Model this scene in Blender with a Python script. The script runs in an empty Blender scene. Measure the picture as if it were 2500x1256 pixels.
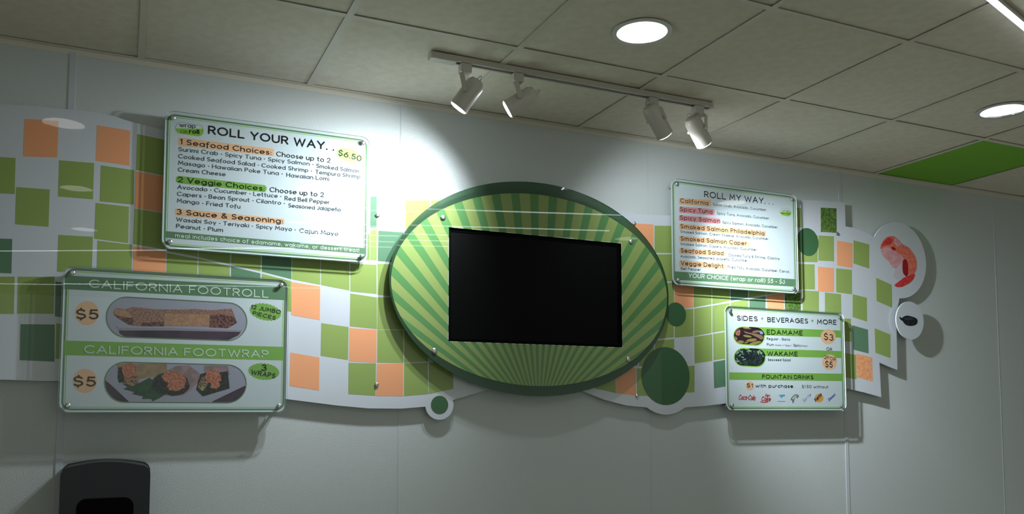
import bpy, bmesh, math, random
from mathutils import Vector, Matrix
from mathutils.geometry import tessellate_polygon

SC = bpy.context.scene
COL = SC.collection

# ------------------------------------------------------------------ camera
# Metres. X runs along the sign wall, Y into the wall (wall face at y = 0), Z up.
cam_data = bpy.data.cameras.new('camera')
cam_data.sensor_fit = 'HORIZONTAL'
cam_data.sensor_width = 36.0
cam_data.lens = 36.0 * 2077.50 / 2500.0
cam_data.shift_x = (1250 - 1244.5) / 2500.0
cam_data.shift_y = (864.71 - 628) / 2500.0
cam_data.clip_start = 0.05
cam = bpy.data.objects.new('camera', cam_data)
COL.objects.link(cam)
_r, _u, _f = Vector((0.909589, -0.415509, -0.000706)), Vector((-0.027328, -0.061517, 0.997732)), Vector((0.414610, 0.907506, 0.067310))
cam.matrix_world = Matrix(((_r.x, _u.x, -_f.x, 0.0), (_r.y, _u.y, -_f.y, -3.3261),
                           (_r.z, _u.z, -_f.z, 1.4630), (0, 0, 0, 1)))
SC.camera = cam

# ------------------------------------------------------------------ world and exposure
world = bpy.data.worlds.new('world')
SC.world = world
world.use_nodes = True
world.node_tree.nodes['Background'].inputs[0].default_value = (0.78, 0.88, 0.80, 1)
world.node_tree.nodes['Background'].inputs[1].default_value = 0.44
SC.view_settings.view_transform = 'Standard'
SC.view_settings.look = 'None'
SC.view_settings.exposure = 0.0
SC.view_settings.gamma = 1.0
SC.view_settings.use_curve_mapping = False
SC.cycles.transparent_max_bounces = 24
SC.cycles.max_bounces = 8
SC.cycles.caustics_reflective = False
SC.cycles.caustics_refractive = False
SC.cycles.sample_clamp_indirect = 4.0

CAN_POWER = 3.4        # radiance of the downlight lenses
STRIP_POWER = 8.0      # radiance of the thin strips added for reflected streaks
SPOT_COLOR = (0.86, 0.95, 1.0)
#              watts of the four track heads, left to right
SPOT_WATTS = (42, 64, 16, 210)
ZC = 2.75              # ceiling height

# ------------------------------------------------------------------ materials
def lin(h):
    h = h.lstrip('#')
    v = [int(h[i:i + 2], 16) / 255 for i in (0, 2, 4)]
    return tuple(c / 12.92 if c <= 0.04045 else ((c + 0.055) / 1.055) ** 2.4 for c in v) + (1.0,)

MATS = {}
def mat(name, col, rough=0.5, metal=0.0, spec=0.5, bump=0.0, bscale=200.0, mottle=None, mscale=60.0, lo=0.4, hi=0.6, coat=0.0, detail=4.0):
    if name in MATS: return MATS[name]
    m = bpy.data.materials.new(name); m.use_nodes = True
    nt = m.node_tree; b = nt.nodes['Principled BSDF']
    b.inputs['Base Color'].default_value = lin(col)
    b.inputs['Roughness'].default_value = rough
    b.inputs['Metallic'].default_value = metal
    b.inputs['Specular IOR Level'].default_value = spec
    b.inputs['Coat Weight'].default_value = coat
    b.inputs['Coat Roughness'].default_value = 0.006
    tc = nt.nodes.new('ShaderNodeTexCoord')
    if mottle:
        n = nt.nodes.new('ShaderNodeTexNoise'); n.inputs['Scale'].default_value = mscale; n.inputs['Detail'].default_value = detail
        cr = nt.nodes.new('ShaderNodeValToRGB')
        cr.color_ramp.elements[0].position = lo; cr.color_ramp.elements[0].color = lin(col)
        cr.color_ramp.elements[1].position = hi; cr.color_ramp.elements[1].color = lin(mottle)
        nt.links.new(tc.outputs['Object'], n.inputs['Vector'])
        nt.links.new(n.outputs['Fac'], cr.inputs['Fac'])
        nt.links.new(cr.outputs['Color'], b.inputs['Base Color'])
    if bump:
        n2 = nt.nodes.new('ShaderNodeTexNoise'); n2.inputs['Scale'].default_value = bscale; n2.inputs['Detail'].default_value = 2.0
        bp = nt.nodes.new('ShaderNodeBump'); bp.inputs['Strength'].default_value = bump; bp.inputs['Distance'].default_value = 0.002
        nt.links.new(tc.outputs['Object'], n2.inputs['Vector'])
        nt.links.new(n2.outputs['Fac'], bp.inputs['Height'])
        nt.links.new(bp.outputs['Normal'], b.inputs['Normal'])
    MATS[name] = m
    return m

def emit(name, col, strength):
    m = bpy.data.materials.new(name); m.use_nodes = True
    nt = m.node_tree; nt.nodes.clear()
    e = nt.nodes.new('ShaderNodeEmission'); e.inputs[0].default_value = (*col, 1); e.inputs[1].default_value = strength
    o = nt.nodes.new('ShaderNodeOutputMaterial'); nt.links.new(e.outputs[0], o.inputs[0])
    MATS[name] = m
    return m

def clear(name, tint, body=None, body_fac=0.0, rough=0.005, ior=1.45):
    """acrylic sheet: tinted see-through, a gloss on the outer faces, optionally partly opaque"""
    m = bpy.data.materials.new(name); m.use_nodes = True
    nt = m.node_tree; nt.nodes.clear()
    N = nt.nodes.new; Lk = nt.links.new
    t = N('ShaderNodeBsdfTransparent'); t.inputs[0].default_value = (*tint, 1)
    g = N('ShaderNodeBsdfGlossy'); g.inputs['Roughness'].default_value = rough
    fr = N('ShaderNodeFresnel'); fr.inputs[0].default_value = ior
    geo = N('ShaderNodeNewGeometry')
    inv = N('ShaderNodeMath'); inv.operation = 'SUBTRACT'; inv.inputs[0].default_value = 1.0
    Lk(geo.outputs['Backfacing'], inv.inputs[1])
    mul = N('ShaderNodeMath'); mul.operation = 'MULTIPLY'; Lk(fr.outputs[0], mul.inputs[0]); Lk(inv.outputs[0], mul.inputs[1])
    base = t
    if body:
        d = N('ShaderNodeBsdfDiffuse'); d.inputs[0].default_value = lin(body)
        mx = N('ShaderNodeMixShader'); mx.inputs[0].default_value = body_fac
        Lk(t.outputs[0], mx.inputs[1]); Lk(d.outputs[0], mx.inputs[2]); base = mx
    mix = N('ShaderNodeMixShader'); Lk(mul.outputs[0], mix.inputs[0]); Lk(base.outputs[0], mix.inputs[1]); Lk(g.outputs[0], mix.inputs[2])
    # faint haze of dust and fine scratches: a second, rough gloss on the outer faces
    g2 = N('ShaderNodeBsdfGlossy'); g2.inputs['Roughness'].default_value = 0.30
    hz = N('ShaderNodeMath'); hz.operation = 'MULTIPLY'; hz.inputs[0].default_value = 0.02; Lk(inv.outputs[0], hz.inputs[1])
    mix2 = N('ShaderNodeMixShader'); Lk(hz.outputs[0], mix2.inputs[0]); Lk(mix.outputs[0], mix2.inputs[1]); Lk(g2.outputs[0], mix2.inputs[2])
    o = N('ShaderNodeOutputMaterial'); Lk(mix2.outputs[0], o.inputs[0])
    MATS[name] = m
    return m

PG = dict(rough=0.30, spec=0.1, coat=0.8)          # printed faces share the gloss of the acrylic over them
mat('wall', '#c9cfcf', rough=0.34, spec=0.7, bump=0.6, bscale=260)
mat('joint', '#c4cad0', rough=0.35)
mat('joint_gap', '#8f9696', rough=0.6)
mat('floor', '#cfcabc', rough=0.5)
mat('tile', '#e2dac9', rough=0.95, spec=0.2, bump=0.3, bscale=300, mottle='#e8e1d2', mscale=25)
mat('tee', '#dcd6c8', rough=0.6)
mat('tile_green', '#84c044', rough=0.8, spec=0.2)
mat('gap', '#26241f', rough=0.9)
mat('paper', '#d9dfe8', **PG)
mat('mural_white', '#cfd4dd', rough=0.30, coat=1.0)
mat('green', '#93a95f', **PG); mat('orange', '#f0a679', **PG); mat('teal', '#5f8468', **PG)
mat('textured', '#46672c', **PG, mottle='#6c8a44', mscale=75, lo=0.42, hi=0.6)
mat('orange_textured', '#e89a68', **PG, mottle='#f3ae80', mscale=60)
mat('circle_green', '#3f6845', **PG)
mat('ray_light', '#8c9f5e', **PG); mat('ray_dark', '#588852', **PG)
mat('sage', '#678a6a', **PG); mat('leaf', '#82b350', **PG); mat('lime_bright', '#95c944', **PG); mat('lime_pale', '#b9dc84', **PG)
mat('olive', '#7e9a54', **PG); mat('peach', '#f4bd96', **PG); mat('pink', '#f09aa6', **PG)
mat('ink', '#17171c', **PG); mat('ink_soft', '#474d58', **PG); mat('brown', '#5b4438', **PG); mat('deep', '#3c5a2c', **PG)
mat('pale', '#eef4ee', **PG); mat('pale_soft', '#d3e0d3', **PG); mat('dot', '#8a9690', **PG)
mat('red', '#c8303c', **PG); mat('navy', '#2c2450', **PG); mat('lilac', '#8d93cf', **PG); mat('blue', '#3560b8', **PG); mat('sky', '#4fa3d4', **PG)
mat('fanta', '#eda64c', **PG); mat('grey_mark', '#77777c', **PG)
mat('lavender', '#a6a2b6', **PG); mat('plum_dark', '#2c1c2e', **PG, mottle='#4a3048', mscale=12); mat('plate_grey', '#9a8c9c', **PG)
mat('roll_brown', '#84584e', **PG, mottle='#a97c6e', mscale=150, detail=6); mat('roll_tan', '#bf8a6e', **PG, mottle='#a97a60', mscale=90); mat('roll_dark', '#3a1c24', **PG, mottle='#8a5450', mscale=130)
mat('wrap_tan', '#94765c', **PG, mottle='#a8876a', mscale=50); mat('wrap_pink', '#a8848a', **PG, mottle='#8c7076', mscale=40)
mat('nori', '#15171c', **PG, mottle='#4c4a40', mscale=130, lo=0.5, hi=0.68); mat('filling', '#a2513f', **PG, mottle='#cf8468', mscale=170, detail=6); mat('filling_dark', '#4c3830', **PG, mottle='#b0866a', mscale=190)
mat('grass', '#1c3a2c', **PG, mottle='#2c5038', mscale=60)
mat('pod_dark', '#2e1a22', **PG); mat('pod_red', '#7c3c34', **PG, mottle='#c08070', mscale=150); mat('pod_tan', '#8a6c54', **PG); mat('pod_green', '#93804a', **PG)
mat('seaweed', '#16222a', **PG); mat('seaweed_light', '#8fa88a', **PG); mat('seaweed_mid', '#34463e', **PG)
mat('shrimp_coral', '#e06a56', **PG, mottle='#e8826c', mscale=60); mat('shrimp_pink', '#d9969c', **PG, mottle='#e0abb0', mscale=40); mat('shrimp_pale', '#cfc2cc', **PG)
mat('shrimp_red', '#d0303a', **PG, mottle='#da4a46', mscale=60); mat('shrimp_deep', '#a01828', **PG)
mat('pepper_dark', '#14181c', **PG, mottle='#23282c', mscale=60); mat('pepper_mid', '#3a4046', **PG)
mat('steel', '#dcdce0', rough=0.3, metal=1.0)
mat('edge', '#dceae2', rough=0.25); mat('edge_dark', '#3c5a42', rough=0.2)
mat('backing_edge', '#7d9a80', rough=0.3)
mat('white_paint', '#c9c3ba', rough=0.38); mat('slot', '#2c3030', rough=0.7)
mat('reflector', '#e8e8e8', rough=0.15, metal=1.0); mat('can_trim', '#d8d8d8', rough=0.25)
mat('tv_bezel', '#030303', rough=0.5, spec=0.05); mat('tv_screen', '#060707', rough=0.5, spec=0.08)
mat('black_plastic', '#0d151d', rough=0.3)
clear('clear_acrylic', (0.965, 0.985, 0.975))
clear('green_glass', (0.42, 0.60, 0.46), body='#3c5c42', body_fac=0.5)
emit('can_lens', (1.0, 0.97, 0.9), CAN_POWER)
emit('added_strip_glow', (0.9, 0.97, 1.0), STRIP_POWER)
emit('spot_lens', (0.9, 0.97, 1.0), 22.0)

# ------------------------------------------------------------------ object helpers
class MB:
    """collects shapes in world metres and links them as one mesh object"""
    def __init__(s): s.v = []; s.f = []; s.mi = []
    def add(s, vs, fs, mi=0):
        o = len(s.v); s.v += [tuple(v) for v in vs]; s.f += [tuple(i + o for i in f) for f in fs]; s.mi += [mi] * len(fs)
        return s
    def box(s, x0, x1, y0, y1, z0, z1, mi=0):
        x0, x1 = sorted((x0, x1)); y0, y1 = sorted((y0, y1)); z0, z1 = sorted((z0, z1))
        return s.add([(x0, y0, z0), (x1, y0, z0), (x1, y1, z0), (x0, y1, z0), (x0, y0, z1), (x1, y0, z1), (x1, y1, z1), (x0, y1, z1)],
                     [(0, 3, 2, 1), (4, 5, 6, 7), (0, 1, 5, 4), (1, 2, 6, 5), (2, 3, 7, 6), (3, 0, 4, 7)], mi)
    def prism(s, loops, yf, yb, mi=0, side=None):
        """closed outline(s) in the XZ plane (first is the outside, the rest holes) between y = yf (front) and yb (back)"""
        side = mi if side is None else side
        flat = [p for l in loops for p in l]; n = len(flat)
        tris = tessellate_polygon([[Vector((p[0], p[1], 0)) for p in l] for l in loops])
        vs = [(p[0], yf, p[1]) for p in flat] + [(p[0], yb, p[1]) for p in flat]
        ff = []; fb = []
        for a, b, c in tris:
            A, B, Cc = flat[a], flat[b], flat[c]
            ar = (B[0] - A[0]) * (Cc[1] - A[1]) - (Cc[0] - A[0]) * (B[1] - A[1])
            if abs(ar) < 1e-12: continue
            if ar < 0: b, c = c, b
            ff.append((a, b, c)); fb.append((a + n, c + n, b + n))
        s.add(vs, [], mi)
        o = len(s.v) - 2 * n
        for f in ff + fb: s.f.append(tuple(i + o for i in f)); s.mi.append(mi)
        k = 0
        for li, l in enumerate(loops):
            m = len(l); ar = sum(l[i][0] * l[(i + 1) % m][1] - l[(i + 1) % m][0] * l[i][1] for i in range(m))
            ccw = (ar > 0) == (li == 0)
            for i in range(m):
                a, b = k + i, k + (i + 1) % m
                q = (a, a + n, b + n, b) if ccw else (b, b + n, a + n, a)
                s.f.append(tuple(i2 + o for i2 in q)); s.mi.append(side)
            k += m
        return s
    def face(s, pts, y, mi=0):
        """flat print: outline in XZ at depth y, facing the room"""
        tris = tessellate_polygon([[Vector((p[0], p[1], 0)) for p in pts]]); out = []
        for a, b, c in tris:
            A, B, Cc = pts[a], pts[b], pts[c]
            ar = (B[0] - A[0]) * (Cc[1] - A[1]) - (Cc[0] - A[0]) * (B[1] - A[1])
            if abs(ar) < 1e-13: continue
            out.append((a, b, c) if ar > 0 else (a, c, b))
        return s.add([(p[0], y, p[1]) for p in pts], out, mi)
    def lathe(s, p0, axis, prof, n=24, mi=0, caps=True):
        """surface of revolution: prof = [(distance along axis, radius)]"""
        a = Vector(axis).normalized(); p0 = Vector(p0)
        h = Vector((0, 0, 1)) if abs(a.z) < 0.9 else Vector((1, 0, 0))
        e1 = a.cross(h).normalized(); e2 = a.cross(e1)
        vs = []
        for d, r in prof:
            for i in range(n):
                t = 2 * math.pi * i / n; vs.append(p0 + a * d + e1 * (r * math.cos(t)) + e2 * (r * math.sin(t)))
        fs = []
        for j in range(len(prof) - 1):
            for i in range(n):
                i2 = (i + 1) % n; fs.append((j * n + i, j * n + i2, (j + 1) * n + i2, (j + 1) * n + i))
        if caps: fs.append(tuple(range(n))[::-1]); fs.append(tuple((len(prof) - 1) * n + i for i in range(n)))
        return s.add(vs, fs, mi)
    def cyl(s, p0, p1, r, n=16, mi=0):
        p0, p1 = Vector(p0), Vector(p1)
        return s.lathe(p0, p1 - p0, [(0, r), ((p1 - p0).length, r)], n, mi)
    def bar(s, p0, p1, w, t, up, mi=0):
        """rectangular bar between two points, w wide across, t thick along `up`"""
        p0, p1 = Vector(p0), Vector(p1); d = (p1 - p0).normalized(); up = Vector(up)
        up = (up - d * up.dot(d)).normalized(); sd = d.cross(up)
        vs = [p + sd * (i * w / 2) + up * (j * t / 2) for p in (p0, p1) for i, j in ((-1, -1), (1, -1), (1, 1), (-1, 1))]
        return s.add(vs, [(0, 3, 2, 1), (4, 5, 6, 7), (0, 1, 5, 4), (1, 2, 6, 5), (2, 3, 7, 6), (3, 0, 4, 7)], mi)
    def build(s, name, mats, parent=None, bevel=0, smooth=False, at=None):
        mats = mats if isinstance(mats, (list, tuple)) else [mats]
        off = Vector(at) if at else (Vector(ORIGIN[parent.name]) if parent and parent.name in ORIGIN else Vector((0, 0, 0)))
        me = bpy.data.meshes.new(name)
        me.from_pydata([tuple(Vector(v) - off) for v in s.v], [], s.f)
        for m in mats: me.materials.append(MATS[m])
        me.polygons.foreach_set('material_index', s.mi)
        if smooth:
            me.polygons.foreach_set('use_smooth', [True] * len(me.polygons))
            me.set_sharp_from_angle(angle=math.radians(40))
        me.update()
        o = bpy.data.objects.new(name, me); COL.objects.link(o)
        if parent: o.parent = parent; ORIGIN[o.name] = tuple(off)
        else: o.location = off; ORIGIN[o.name] = tuple(off)
        if bevel:
            b = o.modifiers.new('bevel', 'BEVEL'); b.width = bevel; b.segments = 2; b.limit_method = 'ANGLE'
        return o

ORIGIN = {}
def thing(name, label, cat, loc, group=None):
    o = bpy.data.objects.new(name, None); COL.objects.link(o)
    o.location = loc; o.empty_display_size = 0.05
    o['label'] = label; o['category'] = cat
    if group: o['group'] = group
    ORIGIN[o.name] = tuple(loc)
    return o
def setting(name, loc=(0, 0, 0)):
    o = bpy.data.objects.new(name, None); COL.objects.link(o); o.location = loc; o['kind'] = 'structure'
    ORIGIN[o.name] = tuple(loc)
    return o

# ------------------------------------------------------------------ rounded stroke lettering
def _arc(cx, cy, rx, ry, a0, a1, n=None):
    n = n or max(3, int(abs(a1 - a0) / 30))
    return [(cx + rx * math.cos(math.radians(a0 + (a1 - a0) * i / n)), cy + ry * math.sin(math.radians(a0 + (a1 - a0) * i / n))) for i in range(n + 1)]
X = 0.66
def _o(cx, r=0.33, ry=None, cy=0.33): return _arc(cx, cy, r, ry or 0.33, 90, 450, 14)
GL = {
 'A': (.86, [[(0, 0), (.43, 1), (.86, 0)], [(.17, .34), (.69, .34)]]),
 'B': (.66, [[(0, .54), (.36, .54)] + _arc(.38, .77, .24, .23, -90, 90)[0:] + [(0, 1), (0, 0), (.38, 0)] + _arc(.38, .27, .28, .27, -90, 90)]),
 'C': (.86, [_arc(.5, .5, .5, .5, 45, 315, 12)]),
 'D': (.80, [[(0, 0), (0, 1), (.3, 1)] + _arc(.3, .5, .5, .5, 90, -90, 8) + [(0, 0)]]),
 'E': (.60, [[(.6, 1), (0, 1), (0, 0), (.6, 0)], [(0, .52), (.52, .52)]]),
 'F': (.58, [[(.58, 1), (0, 1), (0, 0)], [(0, .5), (.5, .5)]]),
 'G': (.94, [_arc(.5, .5, .5, .5, 45, 360, 12) + [(.55, .5)]]),
 'H': (.76, [[(0, 0), (0, 1)], [(.76, 0), (.76, 1)], [(0, .52), (.76, .52)]]),
 'I': (.0, [[(0, 0), (0, 1)]]),
 'J': (.5, [[(.5, 1), (.5, .25)] + _arc(.25, .25, .25, .25, 0, -150, 6)]),
 'K': (.68, [[(0, 0), (0, 1)], [(.64, 1), (.02, .42)], [(.2, .58), (.68, 0)]]),
 'L': (.58, [[(0, 1), (0, 0), (.58, 0)]]),
 'M': (.92, [[(0, 0), (.1, 1), (.46, .3), (.82, 1), (.92, 0)]]),
 'N': (.76, [[(0, 0), (0, 1), (.76, 0), (.76, 1)]]),
 'O': (1.0, [_arc(.5, .5, .5, .5, 90, 450, 18)]),
 'P': (.62, [[(0, 0), (0, 1), (.34, 1)] + _arc(.34, .73, .28, .27, 90, -90, 7) + [(0, .46)]]),
 'R': (.66, [[(0, 0), (0, 1), (.36, 1)] + _arc(.36, .74, .27, .26, 90, -90, 7) + [(0, .48)], [(.34, .48), (.66, 0)]]),
 'S': (.62, [_arc(.32, .75, .28, .25, 30, 270, 8) + _arc(.32, .25, .3, .25, 90, -150, 8)]),
 'T': (.72, [[(0, 1), (.72, 1)], [(.36, 1), (.36, 0)]]),
 'U': (.74, [[(0, 1), (0, .37)] + _arc(.37, .37, .37, .37, 180, 360, 8) + [(.74, 1)]]),
 'V': (.82, [[(0, 1), (.41, 0), (.82, 1)]]),
 'W': (1.2, [[(0, 1), (.3, 0), (.6, .9), (.9, 0), (1.2, 1)]]),
 'Y': (.76, [[(0, 1), (.38, .45), (.76, 1)], [(.38, .45), (.38, 0)]]),
 'a': (.66, [_o(.33), [(.66, .66), (.66, 0)]]),
 'b': (.66, [_o(.33), [(0, 1), (0, 0)]]),
 'c': (.54, [_arc(.33, .33, .33, .33, 50, 310, 9)]),
 'd': (.66, [_o(.33), [(.66, 1), (.66, 0)]]),
 'e': (.66, [[(0, .33), (.66, .33)] + _arc(.33, .33, .33, .33, 0, 315, 11)]),
 'f': (.36, [_arc(.33, .8, .2, .2, 70, 180, 4) + [(.13, -.2)], [(0, .62), (.34, .62)]]),
 'g': (.66, [_o(.33), [(.66, .66), (.66, 0)] + _arc(.36, -.02, .3, .26, 0, -140, 6)]),
 'h': (.58, [[(0, 0), (0, 1)], _arc(.29, .37, .29, .29, 180, 0, 6) + [(.58, 0)]]),
 'i': (.0, [[(0, 0), (0, .66)], [(0, .9), (0, .92)]]),
 'j': (.1, [[(.1, .66), (.1, -.1)] + _arc(-.08, -.1, .18, .16, 0, -100, 3), [(.1, .9), (.1, .92)]]),
 'k': (.5, [[(0, 0), (0, 1)], [(.48, .66), (.02, .24)], [(.16, .36), (.5, 0)]]),
 'l': (.0, [[(0, 0), (0, 1)]]),
 'm': (.96, [[(0, 0), (0, .66)], _arc(.24, .42, .24, .24, 180, 0, 5) + [(.48, 0)], _arc(.72, .42, .24, .24, 180, 0, 5) + [(.96, 0)]]),
 'n': (.56, [[(0, 0), (0, .66)], _arc(.28, .38, .28, .28, 180, 0, 6) + [(.56, 0)]]),
 'o': (.66, [_o(.33)]),
 'p': (.66, [_o(.33), [(0, .66), (0, -.3)]]),
 'r': (.32, [[(0, 0), (0, .66)], _arc(.26, .4, .26, .26, 180, 75, 4)]),
 's': (.44, [_arc(.23, .49, .19, .17, 30, 270, 7) + _arc(.23, .165, .21, .165, 90, -150, 7)]),
 't': (.36, [[(.14, .95), (.14, .2)] + _arc(.3, .18, .16, .18, 180, 285, 4), [(0, .64), (.36, .64)]]),
 'u': (.56, [[(0, .66), (0, .28)] + _arc(.28, .28, .28, .28, 180, 360, 6) + [(.56, .66)], [(.56, .3), (.56, 0)]]),
 'v': (.56, [[(0, .66), (.28, 0), (.56, .66)]]),
 'w': (.86, [[(0, .66), (.22, 0), (.43, .6), (.64, 0), (.86, .66)]]),
 'x': (.52, [[(0, .66), (.52, 0)], [(0, 0), (.52, .66)]]),
 'y': (.56, [[(0, .66), (.3, .02)], [(.56, .66), (.2, -.26)]]),
 '0': (.66, [_arc(.33, .5, .33, .5, 90, 450, 16)]),
 '1': (.2, [[(0, .82), (.2, 1), (.2, 0)]]),
 '2': (.6, [_arc(.29, .7, .29, .3, 170, -30, 7) + [(0, 0), (.6, 0)]]),
 '3': (.58, [_arc(.27, .76, .25, .24, 150, -80, 7) + _arc(.27, .27, .31, .27, 85, -150, 8)]),
 '5': (.58, [[(.52, 1), (.1, 1), (.06, .56)] + _arc(.28, .32, .3, .32, 120, -150, 9)]),
 '6': (.62, [[(.46, 1), (.06, .46)] + _arc(.31, .31, .31, .31, 150, 510, 14)]),
 '$': (.62, [_arc(.32, .75, .28, .25, 30, 270, 8) + _arc(.32, .25, .3, .25, 90, -150, 8), [(.32, 1.16), (.32, 1)], [(.32, 0), (.32, -.16)]]),
 '&': (.74, [[(.74, 0), (.16, .68)] + _arc(.33, .82, .2, .18, 200, -30, 7) + [(.08, .38)] + _arc(.29, .22, .27, .22, 150, 330, 6) + [(.72, .44)]]),
 '.': (.0, [[(0, .0), (0, .03)]]),
 ',': (.06, [[(.06, .04), (0, -.14)]]),
 ':': (.0, [[(0, .05), (0, .08)], [(0, .5), (0, .53)]]),
 '!': (.0, [[(0, .3), (0, 1)], [(0, 0), (0, .03)]]),
 '(': (.2, [_arc(.5, .45, .5, .75, 130, 230, 5)]),
 ')': (.2, [_arc(-.3, .45, .5, .75, 50, -50, 5)]),
 '-': (.34, [[(0, .38), (.34, .38)]]),
 "'": (.0, [[(0, 1), (0, .85)]]),
 '•': (.12, [_arc(.06, .4, .05, .05, 90, 450, 6)]),
 'ñ': (.56, [[(0, 0), (0, .66)], _arc(.28, .38, .28, .28, 180, 0, 6) + [(.56, 0)], [(.1, .86), (.22, .92), (.34, .86), (.46, .92)]]),
}
def ribbon(mb, pts, w, y, closed=False, caps=True):
    """flat rounded stroke of width w along pts (XZ) at depth y"""
    P = [Vector((p[0], p[1])) for p in pts]
    Q = [P[0]]
    for p in P[1:]:
        if (p - Q[-1]).length > 1e-6: Q.append(p)
    if closed and (Q[0] - Q[-1]).length < 1e-6: Q.pop()
    n = len(Q)
    if n < 2: return
    h = w / 2; L = []; R = []
    for i in range(n):
        a = Q[i - 1] if (i > 0 or closed) else None; b = Q[(i + 1) % n] if (i < n - 1 or closed) else None
        d0 = (Q[i] - a).normalized() if a is not None else None; d1 = (b - Q[i]).normalized() if b is not None else None
        d0 = d0 if d0 is not None else d1; d1 = d1 if d1 is not None else d0
        n0 = Vector((-d0.y, d0.x)); n1 = Vector((-d1.y, d1.x)); m = n0 + n1
        if m.length < 0.25: m = n0
        m.normalize(); k = h / max(0.45, m.dot(n0))
        L.append(Q[i] + m * k); R.append(Q[i] - m * k)
    vs = [(p.x, y, p.y) for p in L] + [(p.x, y, p.y) for p in R]; fs = []
    for i in range(n if closed else n - 1):
        j = (i + 1) % n; fs.append((i + n, j + n, j, i))
    mb.add(vs, fs)
    if caps and not closed:
        for c, d in ((Q[0], Q[0] - Q[1]), (Q[-1], Q[-1] - Q[-2])):
            a0 = math.atan2(d.y, d.x) - math.pi / 2
            pts2 = [(c.x + h * math.cos(a0 + math.pi * i / 5), c.y + h * math.sin(a0 + math.pi * i / 5)) for i in range(6)]
            mb.add([(p[0], y, p[1]) for p in pts2], [(0, 1, 2, 3, 4, 5)])

def lettering(mb, s, x, z, length, cap, ang, wt, slant, y):
    gap = 0.24 + wt * 0.5; adv = 0; spots = []
    for ch in s:
        if ch == ' ': adv += 0.46 if spots else 0; continue
        w, st = GL[ch]; spots.append((adv, st)); adv += w + gap
    total = max(adv - gap, 0.2)
    sx = (length - wt * cap) / (total * cap) if total > 0.3 else 1.0
    ca, sa = math.cos(math.radians(ang)), math.sin(math.radians(ang))
    k = 0
    for a, st in spots:
        for path in st:
            k += 1
            pts = []
            for px, pz in path:
                lx = ((a + px) * sx + wt * 0.5) * cap + slant * pz * cap; lz = (pz * (1 - wt) + wt / 2) * cap
                pts.append((x + lx * ca - lz * sa, z + lx * sa + lz * ca))
            cl = len(path) > 6 and abs(path[0][0] - path[-1][0]) < 1e-6 and abs(path[0][1] - path[-1][1]) < 1e-6
            ribbon(mb, pts, wt * cap, y - .00006 * (k % 3), closed=cl)

def rrect(cx, cz, w, h, r, n=8):
    pts = []
    for sx, sz, a0 in ((1, -1, -90), (1, 1, 0), (-1, 1, 90), (-1, -1, 180)):
        for i in range(n + 1):
            a = math.radians(a0 + 90 * i / n)
            pts.append((cx + sx * (w / 2 - r) + r * math.cos(a), cz + sz * (h / 2 - r) + r * math.sin(a)))
    return pts
def ellipse(cx, cz, a, b, n=96): return [(cx + a * math.cos(2 * math.pi * i / n), cz + b * math.sin(2 * math.pi * i / n)) for i in range(n)]
def rect(x0, x1, z0, z1): return [(x0, z0), (x1, z0), (x1, z1), (x0, z1)]
def cut(poly, ax, val, keep_less):
    out = []
    for i in range(len(poly)):
        p, q = poly[i], poly[(i + 1) % len(poly)]
        ip = (p[ax] <= val) == keep_less; iq = (q[ax] <= val) == keep_less
        if ip: out.append(p)
        if ip != iq:
            t = (val - p[ax]) / (q[ax] - p[ax]); out.append((p[0] + (q[0] - p[0]) * t, p[1] + (q[1] - p[1]) * t))
    return out if len(out) >= 3 else []

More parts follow.
